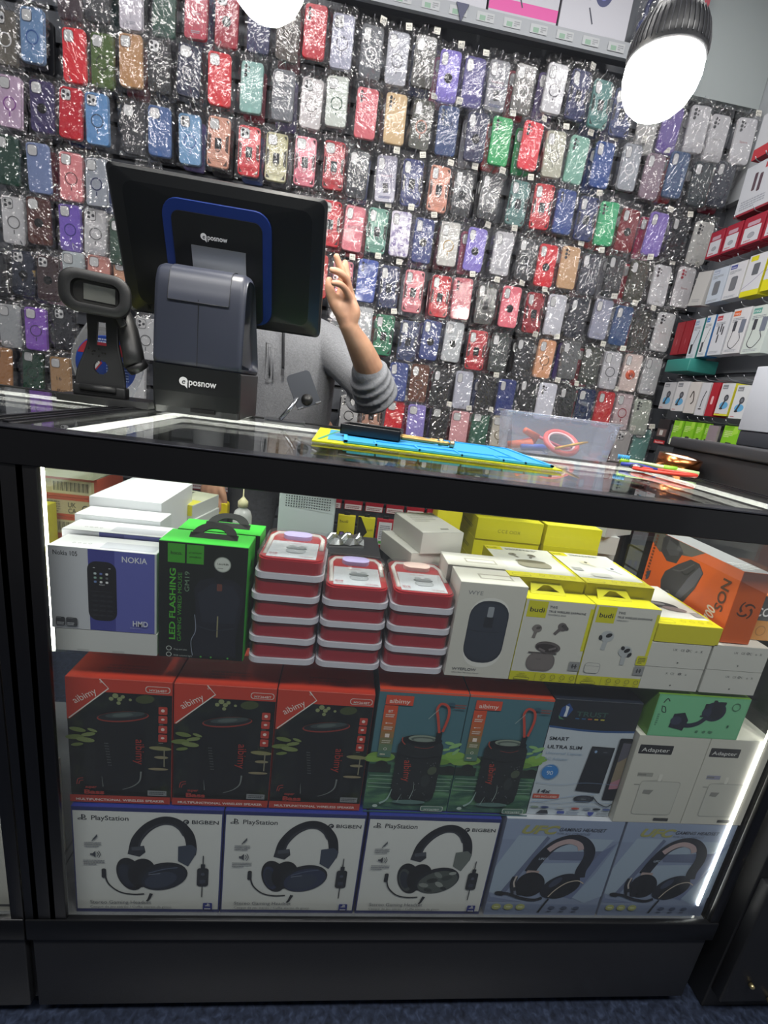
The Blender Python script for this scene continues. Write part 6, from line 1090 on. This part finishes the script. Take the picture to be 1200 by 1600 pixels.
side_box('charger_box', 1.140, 1.215, 1.53, 1.648, .045, '#b9c2d0', a_cable('#6c717a', '#9aa4b8', 'hoco.', 1), 'pale blue car charger box in the third row of the right wall', 'charger box', G1)
side_box('charger_box', 1.063, 1.138, 1.53, 1.648, .045, '#c9cad0', a_cable('#6a6d75', '#3f4a8f', 'hoco.', 1), 'white car charger box with violet badge in the third row of the right wall', 'charger box', G1)
side_box('cable_box', .985, 1.06, 1.525, 1.655, .045, '#c9cbd2', lambda f, t, l, r: (f.rect(.1, .85, .5, .97, '#cfc928'), f.rect(.35, .5, .7, .78, '#5e6168', .05), f.stroke([(.0, .2), (.5, .35), (1, .55)], .02, '#6e5f9a'), f.rect(0, 0, 1, .14, '#d0ca22')), 'white box with yellow foot and grey plug, third row of the right wall', 'cable box', G1, side='#c9c322')
side_box('cable_box', .905, .98, 1.53, 1.67, .045, '#c9cbd2', lambda f, t, l, r: (f.rect(.1, .85, .5, .97, '#cfc928'), f.rect(0, 0, 1, .25, '#d0ca22'), f.stroke([(.0, .45), (1, .6)], .02, '#6e5f9a')), 'white box with tall yellow foot at the right edge, third row of the right wall', 'cable box', G1, side='#c9c322')
side_box('watch_strap_box', 1.29, 1.335, 1.355, 1.48, .05, '#8e1c28', a_red, 'dark red box in the fourth row of the right wall, nearest the corner', 'box', G1)
side_box('watch_strap_box', 1.242, 1.287, 1.355, 1.48, .05, '#8e1c28', a_red, 'dark red box in the fourth row of the right wall, second from the corner', 'box', G1)
side_box('cable_box', 1.185, 1.236, 1.335, 1.48, .05, '#c3cad3', a_cable('#24262c', '#8fa0b8', 'USB', 0), 'white box picturing a black stick adapter, fourth row of the right wall', 'cable box', G1, side='#2f7a76')
side_box('cable_box', 1.135, 1.180, 1.338, 1.484, .05, '#cfd3d8', a_cable('#43464e', '#3f7ab8', 'HUB', 0), 'white box with blue top picturing a slim grey adapter, right wall', 'cable box', G1, side='#3a70a8')
side_box('cable_box', 1.066, 1.130, 1.34, 1.482, .05, '#c9ccd4', a_cable('#3c3f46', '#b0404c', 'USB', 2), 'white box with small red badge picturing four plugs, right wall', 'cable box', G1)
side_box('cable_box', .985, 1.060, 1.34, 1.488, .05, '#cccdd2', a_cable('#3a3d44', '#d0602c', 'iTEQ', 3), 'white box with orange badge picturing a looped cable, right wall', 'cable box', G1)
side_box('cable_box', .90, .98, 1.335, 1.485, .05, '#c2ccc9', a_cable('#3a3d44', '#5a9a90', 'iTEQ', 3), 'pale green box with looped cable at the right edge, right wall', 'cable box', G1)
b = MB(); b.rbox(1.28, 1.40, 1.18, 1.31, 1.285, 1.333, '#2f7f78', .003); b.build('teal_box', None, None, None, 'teal box lying flat below the fourth row of the right wall', 'box')
G2 = 'phone mount boxes on the right wall'
side_box('phone_mount_box', 1.243, 1.315, 1.14, 1.246, .06, '#b9bbc0', a_mount(None), 'grey-white phone mount box nearest the corner, fifth row of the right wall', 'mount box', G2)
side_box('phone_mount_box', 1.170, 1.238, 1.135, 1.248, .06, '#cbccd0', a_mount(None), 'white phone mount box on a blue circle, second from the corner, right wall', 'mount box', G2)
side_box('phone_mount_box', 1.110, 1.166, 1.13, 1.246, .06, '#c9c6c4', lambda f, t, l, r: f.stroke([(.3, .5), (.5, .7), (.7, .4), (.5, .3)], .1, '#3a3530'), 'white phone mount box picturing a clamp, third from the corner, right wall', 'mount box', G2)
side_box('phone_mount_box', 1.060, 1.106, 1.125, 1.243, .06, '#c6c8cf', lambda f, t, l, r: (f.stroke([(.7, .75), (.5, .5), (.45, .25)], .1, '#3a3d44'), f.ell(.45, .2, .2, .06, '#2b2d33')), 'white phone mount box with long arm beside the red box, right wall', 'mount box', G2)
side_box('red_box', 1.018, 1.056, 1.125, 1.243, .06, '#a31f2e', lambda f, t, l, r: f.rect(.35, .35, .65, .6, '#d9b0b4', .2), 'narrow red box between white phone mount boxes, right wall', 'box', None)
side_box('phone_mount_box', .952, 1.012, 1.13, 1.24, .06, '#c9ccd2', a_mount('#cfc93a'), 'white phone mount box with yellow edge, right of the red box', 'mount box', G2, side='#cfc93a')
side_box('phone_mount_box', .885, .946, 1.124, 1.233, .06, '#cdd0d5', a_mount(None), 'white phone mount box beside the big white box, right wall', 'mount box', G2)
side_box('memory_card_pack', 1.215, 1.285, 1.0, 1.10, .01, '#1e1c20', a_sand, 'black memory card pack with red SanDisk foot on the right wall', 'card pack', None)
for k, (y0, y1, w) in enumerate(((1.145, 1.195, 'nearest the card pack'), (1.085, 1.14, 'second from the card pack'), (1.045, 1.082, 'third from the card pack'), (1.02, 1.043, 'fourth from the card pack'), (.90, .965, 'beside the dark box'))):
    side_box('green_pack', y0, y1, 1.005 if k == 0 else 1.02, 1.10, .01, '#83c32a', a_green, 'bright green and white hanging pack on the right wall, '+w, 'hanging pack', 'green packs on the right wall', x=1.30+.004*k)
side_box('grey_pack', .968, 1.015, 1.03, 1.095, .01, '#8b7f86', a_none, 'grey blister pack hanging between green packs on the right wall', 'hanging pack', None)
hk2 = MB(); hk2.tube([(.155, 0, 0), (0, 0, 0), (-.012, 0, .004), (-.018, 0, .012)], .0016, mat('#9da0a6', .3, metal=.9), 6)
_t = hk2.build('wall_hook'); HK2 = _t.data; bpy.data.objects.remove(_t)
for z, ys in ((1.97, (1.11, 1.15)), (2.125, (1.13,)), (1.80, (1.25, 1.17, 1.09, 1.0)), (1.66, (1.27, 1.18, 1.10, 1.02)), (1.675, (.94,)), (1.487, (1.31, 1.265, 1.21, 1.155, 1.10)), (1.493, (1.02, .94)), (1.252, (1.28, 1.205, 1.14, 1.08, 1.035, .98, .915)), (1.105, (1.25, 1.17, 1.11, 1.06, 1.03, .99, .93))):
    for y in ys: link('wall_hook', HK2, None, (1.30, y, z))
for o in COL.objects:
    if o.name.startswith('wall_hook'): tag(o, 'small bent wire hook on the right wall with packaged goods hung on it', 'hook', 'wire hooks of the right wall')
# ------------------------------------------------------------------ shelf of headphone boxes above the phone cases
b = MB(); b.box(-.9, 1.12, 1.37, 1.438, 2.322, 2.336, '#55585f'); b.box(-.9, 1.12, 1.355, 1.37, 2.296, 2.342, '#8a8e94')
c = fronta(b, -.9, 1.12, 1.355, 2.296, 2.342)
for i in range(16): c.rect(.22+.047*i, .25, .25+.047*i, .8, '#9da0a4'); c.rect(.225+.047*i, .3, .235+.047*i, .6, '#6f8f7c'); c.tiny(.238+.047*i, .35, .248+.047*i, .7, 3, '#6e7176')
b.build('high_shelf', None, None, None, 'grey high shelf with price rail above the phone cases', 'shelf')
def hp_box(x0, x1, bandc, lab, h=.29, k=0):
    x0 *= 1.118; x1 *= 1.118; w = x1-x0-.002; mb, f, t, l, r = carton(w, .062, h, '#adadb6', '#a4a4ac', '#9a9aa2'); 
    if bandc: f.rect(0, 0, 1, .10, '#a5a5ae'); f.rect(0, .08, 1, .20, bandc)
    f.ell(.36, .48, .09, .13, '#20264c', 15); f.ell(.58, .46, .12, .15, '#2a3160', -10); f.ell(.58, .46, .06, .08, '#5a62a0', -10); f.stroke([(.36, .6), (.42, .85), (.55, .9), (.62, .6)], .04, '#1d2038'); f.stroke([(.4, .3), (.48, .15)], .02, '#1d2038'); f.tiny(.7, .05, .95, .07, 1, '#a0a0a6')
    put(mb, 'headphone_box', ((x0+x1)/2, 1.373, 2.3365), lab, 'headphone box', 'white headphone boxes on the high shelf')
hp_box(.08, .30, None, 'white headphone box with dark triangle at the left of the high shelf')
hp_box(.305, .525, '#c23a8c', 'white headphone box with a pink band on the high shelf')
hp_box(.53, .755, None, 'white headphone box without pink band, picturing dark blue earphones, high shelf')
hp_box(-.15, .075, '#c23a8c', 'headphone box left of the dark triangle box on the high shelf')
b = MB(); b.prism([(.229, 2.341), (.273, 2.341), (.251, 2.291), ], 1.350, 1.354, '#20264c'); b.build('blue_pennant', None, None, None, 'dark blue triangular tag hanging on the shelf rail', 'tag')
bb = empty('headphone_bag', (.955, 1.40, 2.337), 0, 'bagged blue headphones at the right end of the high shelf behind the bulb', 'headphones')
for s in (-1, 1):
    b = MB(); b.lathe([(.012, 0), (.034, .004), (.038, .016), (.03, .03), (0, .034)], mat('#3a4478', .3, coat=.4), Matrix.Translation((s*.036, .0, .07)) @ Matrix.Rotation(PI/2+.2*s, 4, 'X'), 24); b.build('ear_cup', bb)
b = MB(); b.tube(smooth_pts([(-.045, 0, .10), (-.04, 0, .16), (0, 0, .19), (.04, 0, .16), (.045, 0, .10)], 5), .008, '#2b3360', 10); b.build('headband', bb)
link('clear_bag', BAGS[2], bb, (0, -.02, .11)).scale = (1.7, 1.0, 1.25)
bb = empty('headphone_bag', (1.07, 1.375, 2.337), 0, 'blue headphones in red card pack hanging right of the bulb', 'headphones')
b = MB(); b.rbox(-.05, .05, .0, .06, 0, .24, '#6c6f9c', .004); c = fronta(b, -.05, .05, 0, 0, .24); c.ell(.35, .6, .22, .3, '#26306c'); c.ell(.35, .4, .2, .2, '#3c4890'); c.ring(.38, .38, .12, .02, '#9aa2d8'); c.rect(.75, 0, 1, 1, '#a89aa0'); c.rect(.8, .2, 1, .9, '#b0505c'); b.build('card_box', bb)
# ------------------------------------------------------------------ low down on the back wall, seen through the open counter
k = 0
for i in range(6):
    mb = MB(); mb.rbox(-.04, .04, 0, .02, 0, .10, '#a3182a', .002); c = fronta(mb, -.04, .04, 0, 0, .10); c.rect(.05, .03, .95, .25, '#d9cdcd'); c.tiny(.1, .06, .9, .2, 2, '#8a5a5c'); c.rect(.1, .5, .6, .9, '#b8331f')
    put(mb, 'red_pack', (-.03+.092*i+.02, 1.38, .545), 'red hanging pack with white foot low on the back wall, '+('first', 'second', 'third', 'fourth', 'fifth', 'sixth')[i]+' from the router box', 'hanging pack', 'red packs low on the back wall')
for i, (col, x, d) in enumerate((('#d2c81c', .060, 'with two violet buds'), ('#cfc91e', .148, 'with a black diagonal'), ('#a3182a', .232, 'with a white data card'), ('#8f1626', .318, 'with a white label'))):
    mb = MB(); mb.rbox(-.038, .038, 0, .02, 0, .135, col, .002); c = fronta(mb, -.038, .038, 0, 0, .135)
    if i == 0: c.text('budi', .1, .75, .25, '#2a2a1c', width=.5); c.rect(.15, .1, .42, .45, '#2c2838', .05); c.rect(.55, .1, .82, .45, '#2c2838', .05); c.rect(.2, .25, .38, .42, '#8a6fc0', .05); c.rect(.6, .25, .78, .42, '#8a6fc0', .05)
    elif i == 1: c.poly([(0, 1), (.15, 1), (.6, .5), (.1, .1), (0, .1)], '#26251c'); c.text('GLASS', .55, .55, .16, '#4a4820', width=.35)
    else: c.rect(.12, .12, .88, .9, '#d5d6da'); c.tiny(.2, .3, .8, .8, 8, '#7c7e86'); c.rect(.2, .15, .4, .25, '#4fa03c')
    mb.rbox(-.012, .012, .004, .008, .135, .15, '#1c1c1c', .001)
    put(mb, 'hanging_pack', (x, 1.372, .385), 'hanging pack %s below the red packs on the back wall' % d, 'hanging pack', None)
for i in range(4):
    mb = MB(); mb.rbox(-.045, .045, 0, .03, 0, .13, '#8c1c2a', .002); c = fronta(mb, -.045, .045, 0, 0, .13); c.rect(.06, .55, .94, .9, '#cfc9ca'); c.rect(.06, .05, .94, .3, '#cfc9ca'); c.tiny(.1, .1, .9, .25, 2, '#9a6a6c')
    put(mb, 'red_pack', (-.78+.1*i, 1.38, .56), 'red and white pack low on the back wall behind the shop assistant, '+('first', 'second', 'third', 'fourth')[i]+' from left', 'hanging pack', 'red packs behind the assistant')
mb = MB(); mb.rbox(.43, .56, 1.26, 1.36, .0, .62, '#cdc620', .004); mb.build('yellow_box', None, None, None, 'tall yellow box standing on the floor against the back wall', 'box')

for x, z, y in [(-.01+.092*i, .645, 1.395) for i in range(6)]+[(.060+.087*i, .54, 1.39) for i in range(4)]+[(-.78+.1*i, .69, 1.40) for i in range(4)]:
    link('display_hook', HOOK, None, (x, 1.405, z+.004))
for o in COL.objects:
    if o.name.startswith('display_hook') and 'label' not in o: tag(o, 'small bent wire hook low on the back wall with hanging packs on it', 'hook', 'wire hooks low on the back wall')
b = MB(); b.box(1.13, 1.438, 1.41, 1.439, 2.27, 2.798, mat('#a3aaab', .6)); tag(b.build('trim_1'), kind='structure')
# ------------------------------------------------------------------ the shop assistant behind the counter
SK = '#b98a70'
m_skin = noisemat('skin', [(.3, '#b0826a'), (.6, '#c29578'), (.85, '#cba086')], 18, .5, 4, coat=.05)
m_fleece = noisemat('grey_fleece', [(.3, '#75777c'), (.6, '#84868b'), (.8, '#929499')], 240, .9, 3, bump=.35)
def sph(mb, c, r, m, n=16):
    rx, ry, rz = r if isinstance(r, (tuple, list)) else (r, r, r); prof = [(math.sin(PI*i/n), -math.cos(PI*i/n)) for i in range(n+1)]
    mb.lathe(prof, m, Matrix.Translation(c) @ Matrix.Diagonal((rx, ry, rz, 1)), 20)
def chain(mb, pts, m, n=14):
    if pts[0][3] < .0106: pts = [(p[0], p[1], p[2], p[3]*1.14) for p in pts]
    """pts: (x, y, z, r); smooth tapering limb with round ends"""
    P = smooth_pts(pts, 5); mb.tube([p[:3] for p in P], [p[3] for p in P], m, n); sph(mb, P[0][:3], P[0][3], m, 10); sph(mb, P[-1][:3], P[-1][3], m, 10)
def fuse(mb, name, parent, vox, sm=4):
    o = mb.build(name, parent); mod(o, 'REMESH', mode='VOXEL', voxel_size=vox, use_smooth_shade=True)
    mod(o, 'SMOOTH', factor=.5, iterations=sm); return o
per = empty('person', (0, 0, 0), 0, 'person in grey quarter-zip fleece behind the counter raising an open left hand', 'person')
b = MB(); s = m_skin
# trunk, neck, head
chain(b, [(-.19, 1.035, .90, .095), (-.19, 1.015, 1.02, .092), (-.20, .985, 1.13, .088), (-.205, .96, 1.20, .066), (-.207, .93, 1.27, .050), (-.207, .90, 1.33, .05)], s)
sph(b, (-.207, .885, 1.405), (.072, .090, .098), s, 20); sph(b, (-.207, .845, 1.372), (.050, .055, .058), s); sph(b, (-.207, .905, 1.43), (.076, .088, .075), s)
chain(b, [(-.207, .800, 1.418, .008), (-.207, .788, 1.398, .011), (-.207, .790, 1.386, .013)], s); 
for q in (-1, 1):
    sph(b, (-.207+q*.012, .794, 1.386), .0085, s, 8); sph(b, (-.207+q*.074, .895, 1.398), (.009, .019, .030), s, 10); sph(b, (-.207+q*.031, .812, 1.428), (.022, .012, .008), s, 10); sph(b, (-.207+q*.035, .822, 1.39), (.022, .02, .02), s, 10)
sph(b, (-.207, .796, 1.360), (.022, .010, .0055), s, 10); sph(b, (-.207, .798, 1.350), (.020, .011, .006), s, 10); sph(b, (-.207, .805, 1.328), (.022, .016, .014), s, 10)
# raised left arm and hand
chain(b, [(-.10, .965, 1.17, .045), (-.01, .89, 1.125, .042), (.070, .795, 1.058, .038), (.060, .74, 1.10, .039), (.028, .69, 1.15, .033), (.0, .655, 1.185, .0245), (-.013, .642, 1.203, .0225)], s, 18)
HAND = [
 [(-.013, .642, 1.203, .021), (-.030, .633, 1.232, .020), (-.0345, .637, 1.275, .0125)],
 [(-.013, .642, 1.203, .021), (-.020, .637, 1.238, .021), (-.026, .641, 1.278, .0115)],
 [(-.013, .642, 1.203, .021), (-.010, .637, 1.238, .019), (-.0175, .636, 1.272, .0115)],
 [(-.010, .640, 1.208, .019), (-.003, .633, 1.233, .017), (-.014, .626, 1.255, .0115)]]
for h in HAND: chain(b, h, s, 14)
sph(b, (-.022, .632, 1.245), (.024, .014, .030), s, 12)
chain(b, [(-.026, .632, 1.222, .019), (-.045, .627, 1.240, .0165), (-.0605, .616, 1.262, .0115), (-.0645, .611, 1.277, .0105), (-.0655, .610, 1.286, .0088)], s, 14)
chain(b, [(-.0345, .637, 1.275, .0100), (-.039, .631, 1.309, .0082), (-.047, .626, 1.325, .0076), (-.0545, .620, 1.340, .0066)], s, 12)
chain(b, [(-.026, .641, 1.278, .0100), (-.0275, .645, 1.310, .0082), (-.031, .643, 1.323, .0076), (-.034, .640, 1.335, .0068)], s, 12)
chain(b, [(-.0175, .636, 1.272, .0100), (-.0275, .612, 1.295, .0080), (-.0445, .594, 1.303, .0074), (-.0600, .590, 1.3045, .0064)], s, 12)
chain(b, [(-.014, .626, 1.255, .0095), (-.027, .602, 1.272, .0072), (-.041, .587, 1.278, .0067), (-.0545, .585, 1.2775, .0058)], s, 12)
# lowered right arm and hand
chain(b, [(-.31, .985, 1.17, .045), (-.40, 1.01, 1.06, .043), (-.425, 1.01, .95, .040), (-.415, .96, .83, .033), (-.398, .925, .745, .024), (-.393, .918, .72, .022)], s, 16)
for i, (dx, dy) in enumerate(((.022, .0), (.008, -.006), (-.006, -.006), (-.020, 0))):
    x = -.388+dx; y = .912+dy; chain(b, [(-.393, .918, .722, .020), (x-.002, y, .69, .0165), (x, y-.002, .665, .0115)], s, 12)
    chain(b, [(x, y-.002, .667, .0100), (x+.003, y-.012, .640+.003*i, .0083), (x+.006, y-.006, .618+.004*i, .0075), (x+.008, y+.010, .606+.005*i, .0066)], s, 12)
chain(b, [(-.375, .915, .712, .016), (-.358, .905, .685, .0125), (-.350, .905, .658, .0102), (-.350, .912, .636, .0088)], s, 12)
# legs under the trousers
for q in (-1, 1): chain(b, [(-.19+q*.08, 1.03, .88, .09), (-.19+q*.095, 1.01, .65, .07), (-.19+q*.10, 1.0, .48, .055), (-.19+q*.105, 1.03, .25, .048), (-.19+q*.11, 1.05, .09, .036), (-.19+q*.115, .98, .045, .030), (-.19+q*.12, .90, .035, .026)], s)
fuse(b, 'body', per, .0034, 3)
# eyes, brows, nails, hair
b = MB()
for q in (-1, 1): sph(b, (-.207+q*.030, .811, 1.412), (.0125, .008, .0085), mat('#e6e2dc', .2), 10); sph(b, (-.207+q*.030, .8045, 1.412), (.0052, .003, .0052), mat('#2a1c14', .15), 8)
b.build('eyes', per)
b = MB(); sph(b, (-.207, .803, 1.3555), (.019, .008, .0022), mat('#8a4f48', .5), 8); b.build('lips', per)
b = MB(); hr = noisemat('dark_hair', [(.3, '#15100d'), (.7, '#2a201a')], 60, .55, 4, stretch=(6, 6, 1), bump=.5)
sph(b, (-.207, .912, 1.448), (.084, .094, .072), hr, 18); sph(b, (-.207, .95, 1.40), (.076, .062, .085), hr, 16); sph(b, (-.207, .845, 1.482), (.066, .045, .028), hr, 14)
for q in (-1, 1): chain(b, [(-.207+q*.015, .799, 1.437, .004), (-.207+q*.032, .801, 1.4405, .0046), (-.207+q*.048, .811, 1.435, .003)], hr, 8)
fuse(b, 'hair', per, .005, 2)
nl = mat('#d9b3a0', .3, coat=.4)
# fleece
b = MB(); m = m_fleece
TR = [(-.195, 1.03, .86, .150, .115), (-.195, 1.015, .95, .152, .118), (-.195, .995, 1.05, .155, .120), (-.20, .975, 1.14, .158, .112), (-.205, .965, 1.20, .145, .095), (-.207, .95, 1.245, .105, .075), (-.207, .935, 1.285, .072, .066), (-.207, .925, 1.315, .068, .064)]
vs = []; fs = []; n = 28; T2 = smooth_pts(TR, 3)
for (x, y, z, rx, ry) in T2: vs += [(x+rx*math.copysign(abs(math.cos(2*PI*i/n))**.8, math.cos(2*PI*i/n)), y+ry*math.sin(2*PI*i/n), z) for i in range(n)]
for k_ in range(len(T2)-1):
    for i in range(n): j = (i+1) % n; fs.append((k_*n+i, k_*n+j, (k_+1)*n+j, (k_+1)*n+i))
fs.append(tuple(reversed(range(n)))); fs.append(tuple((len(T2)-1)*n+i for i in range(n))); b.add(vs, fs, m, None, True)
chain(b, [(-.115, .965, 1.185, .066), (-.065, .95, 1.165, .066), (-.01, .90, 1.125, .060), (.045, .84, 1.08, .057), (.078, .80, 1.048, .055), (.078, .772, 1.062, .054), (.062, .748, 1.088, .050), (.053, .736, 1.102, .046)], m, 20)
for (x, y, z, r_) in ((.055, .742, 1.096, .048), (.064, .754, 1.080, .052), (.074, .768, 1.062, .0555), (.084, .785, 1.044, .057), (.060, .822, 1.045, .060)):
    ax = Vector((-.5, -.62, .6)).normalized(); u = ax.orthogonal().normalized(); w_ = ax.cross(u)
    b.tube([tuple(Vector((x, y, z))+(u*math.cos(a*PI/12)+w_*math.sin(a*PI/12))*(r_+.001)) for a in range(24)], .0085, m, 8, True)
chain(b, [(-.30, .985, 1.185, .068), (-.36, 1.0, 1.12, .062), (-.41, 1.015, 1.02, .058), (-.432, 1.012, .94, .055), (-.425, .975, .85, .048), (-.408, .94, .77, .040), (-.402, .932, .752, .037)], m, 18)
b.tube([(-.19+.153*math.cos(a*PI/16), 1.03+.118*math.sin(a*PI/16), .868) for a in range(32)], .010, m, 8, True)
fz = fuse(b, 'fleece', per, .005, 3)
b = MB(); zp = smooth_pts([(-.196, .858, 1.21), (-.194, .856, 1.17), (-.192, .862, 1.13), (-.190, .868, 1.085)], 5)
b.tube(zp, .0042, '#2c2d31', 8); b.box(-.194, -.186, .858, .862, 1.065, 1.085, '#3a3b3f'); b.build('zip', fz)
b = MB(); b.tube([(-.232, .864, 1.14), (-.228, .872, 1.06)], .003, '#55575c', 6); b.tube([(x, .866+.002*(z < 1.1), z) for x, z in ((-.242, 1.15), (-.222, 1.148), (-.218, 1.05), (-.238, 1.05))], .0018, '#6a6c71', 6, True); b.build('chest_pocket', fz)
# trousers and shoes
b = MB(); tm = noisemat('charcoal_trousers', [(.3, '#34363b'), (.7, '#45474c')], 120, .85, 3, bump=.2)
chain(b, [(-.19, 1.03, .92, .118), (-.19, 1.03, .84, .125)], tm, 20)
for q in (-1, 1): chain(b, [(-.19+q*.075, 1.03, .86, .105), (-.19+q*.088, 1.015, .68, .088), (-.19+q*.096, 1.0, .48, .072), (-.19+q*.10, 1.03, .26, .063), (-.19+q*.105, 1.05, .09, .056)], tm, 18)
fuse(b, 'trousers', per, .008, 4)
for q in (-1, 1):
    b = MB(); chain(b, [(-.19+q*.11, 1.07, .042, .040), (-.19+q*.115, 1.0, .04, .038), (-.19+q*.12, .92, .034, .034), (-.19+q*.125, .87, .032, .028)], '#202124'); b.box(-.19+q*.118-.042, -.19+q*.118+.042, .845, 1.11, 0.001, .016, '#d0d0d0'); fuse(b, 'shoe', per, .006, 2)
# yellow tool in the lowered hand
b = MB(); b.prism([(x-.352, z+.628) for x, z in rrect(.030, .05, .010)], .895, .925, mat('#d6c41c', .35, coat=.3), None, .003); b.box(-.368, -.362, .894, .926, .613, .643, '#2a2a2a'); b.build('yellow_tape_measure', None, None, None, 'yellow hand tool held in the lowered right hand of the person', 'tool')
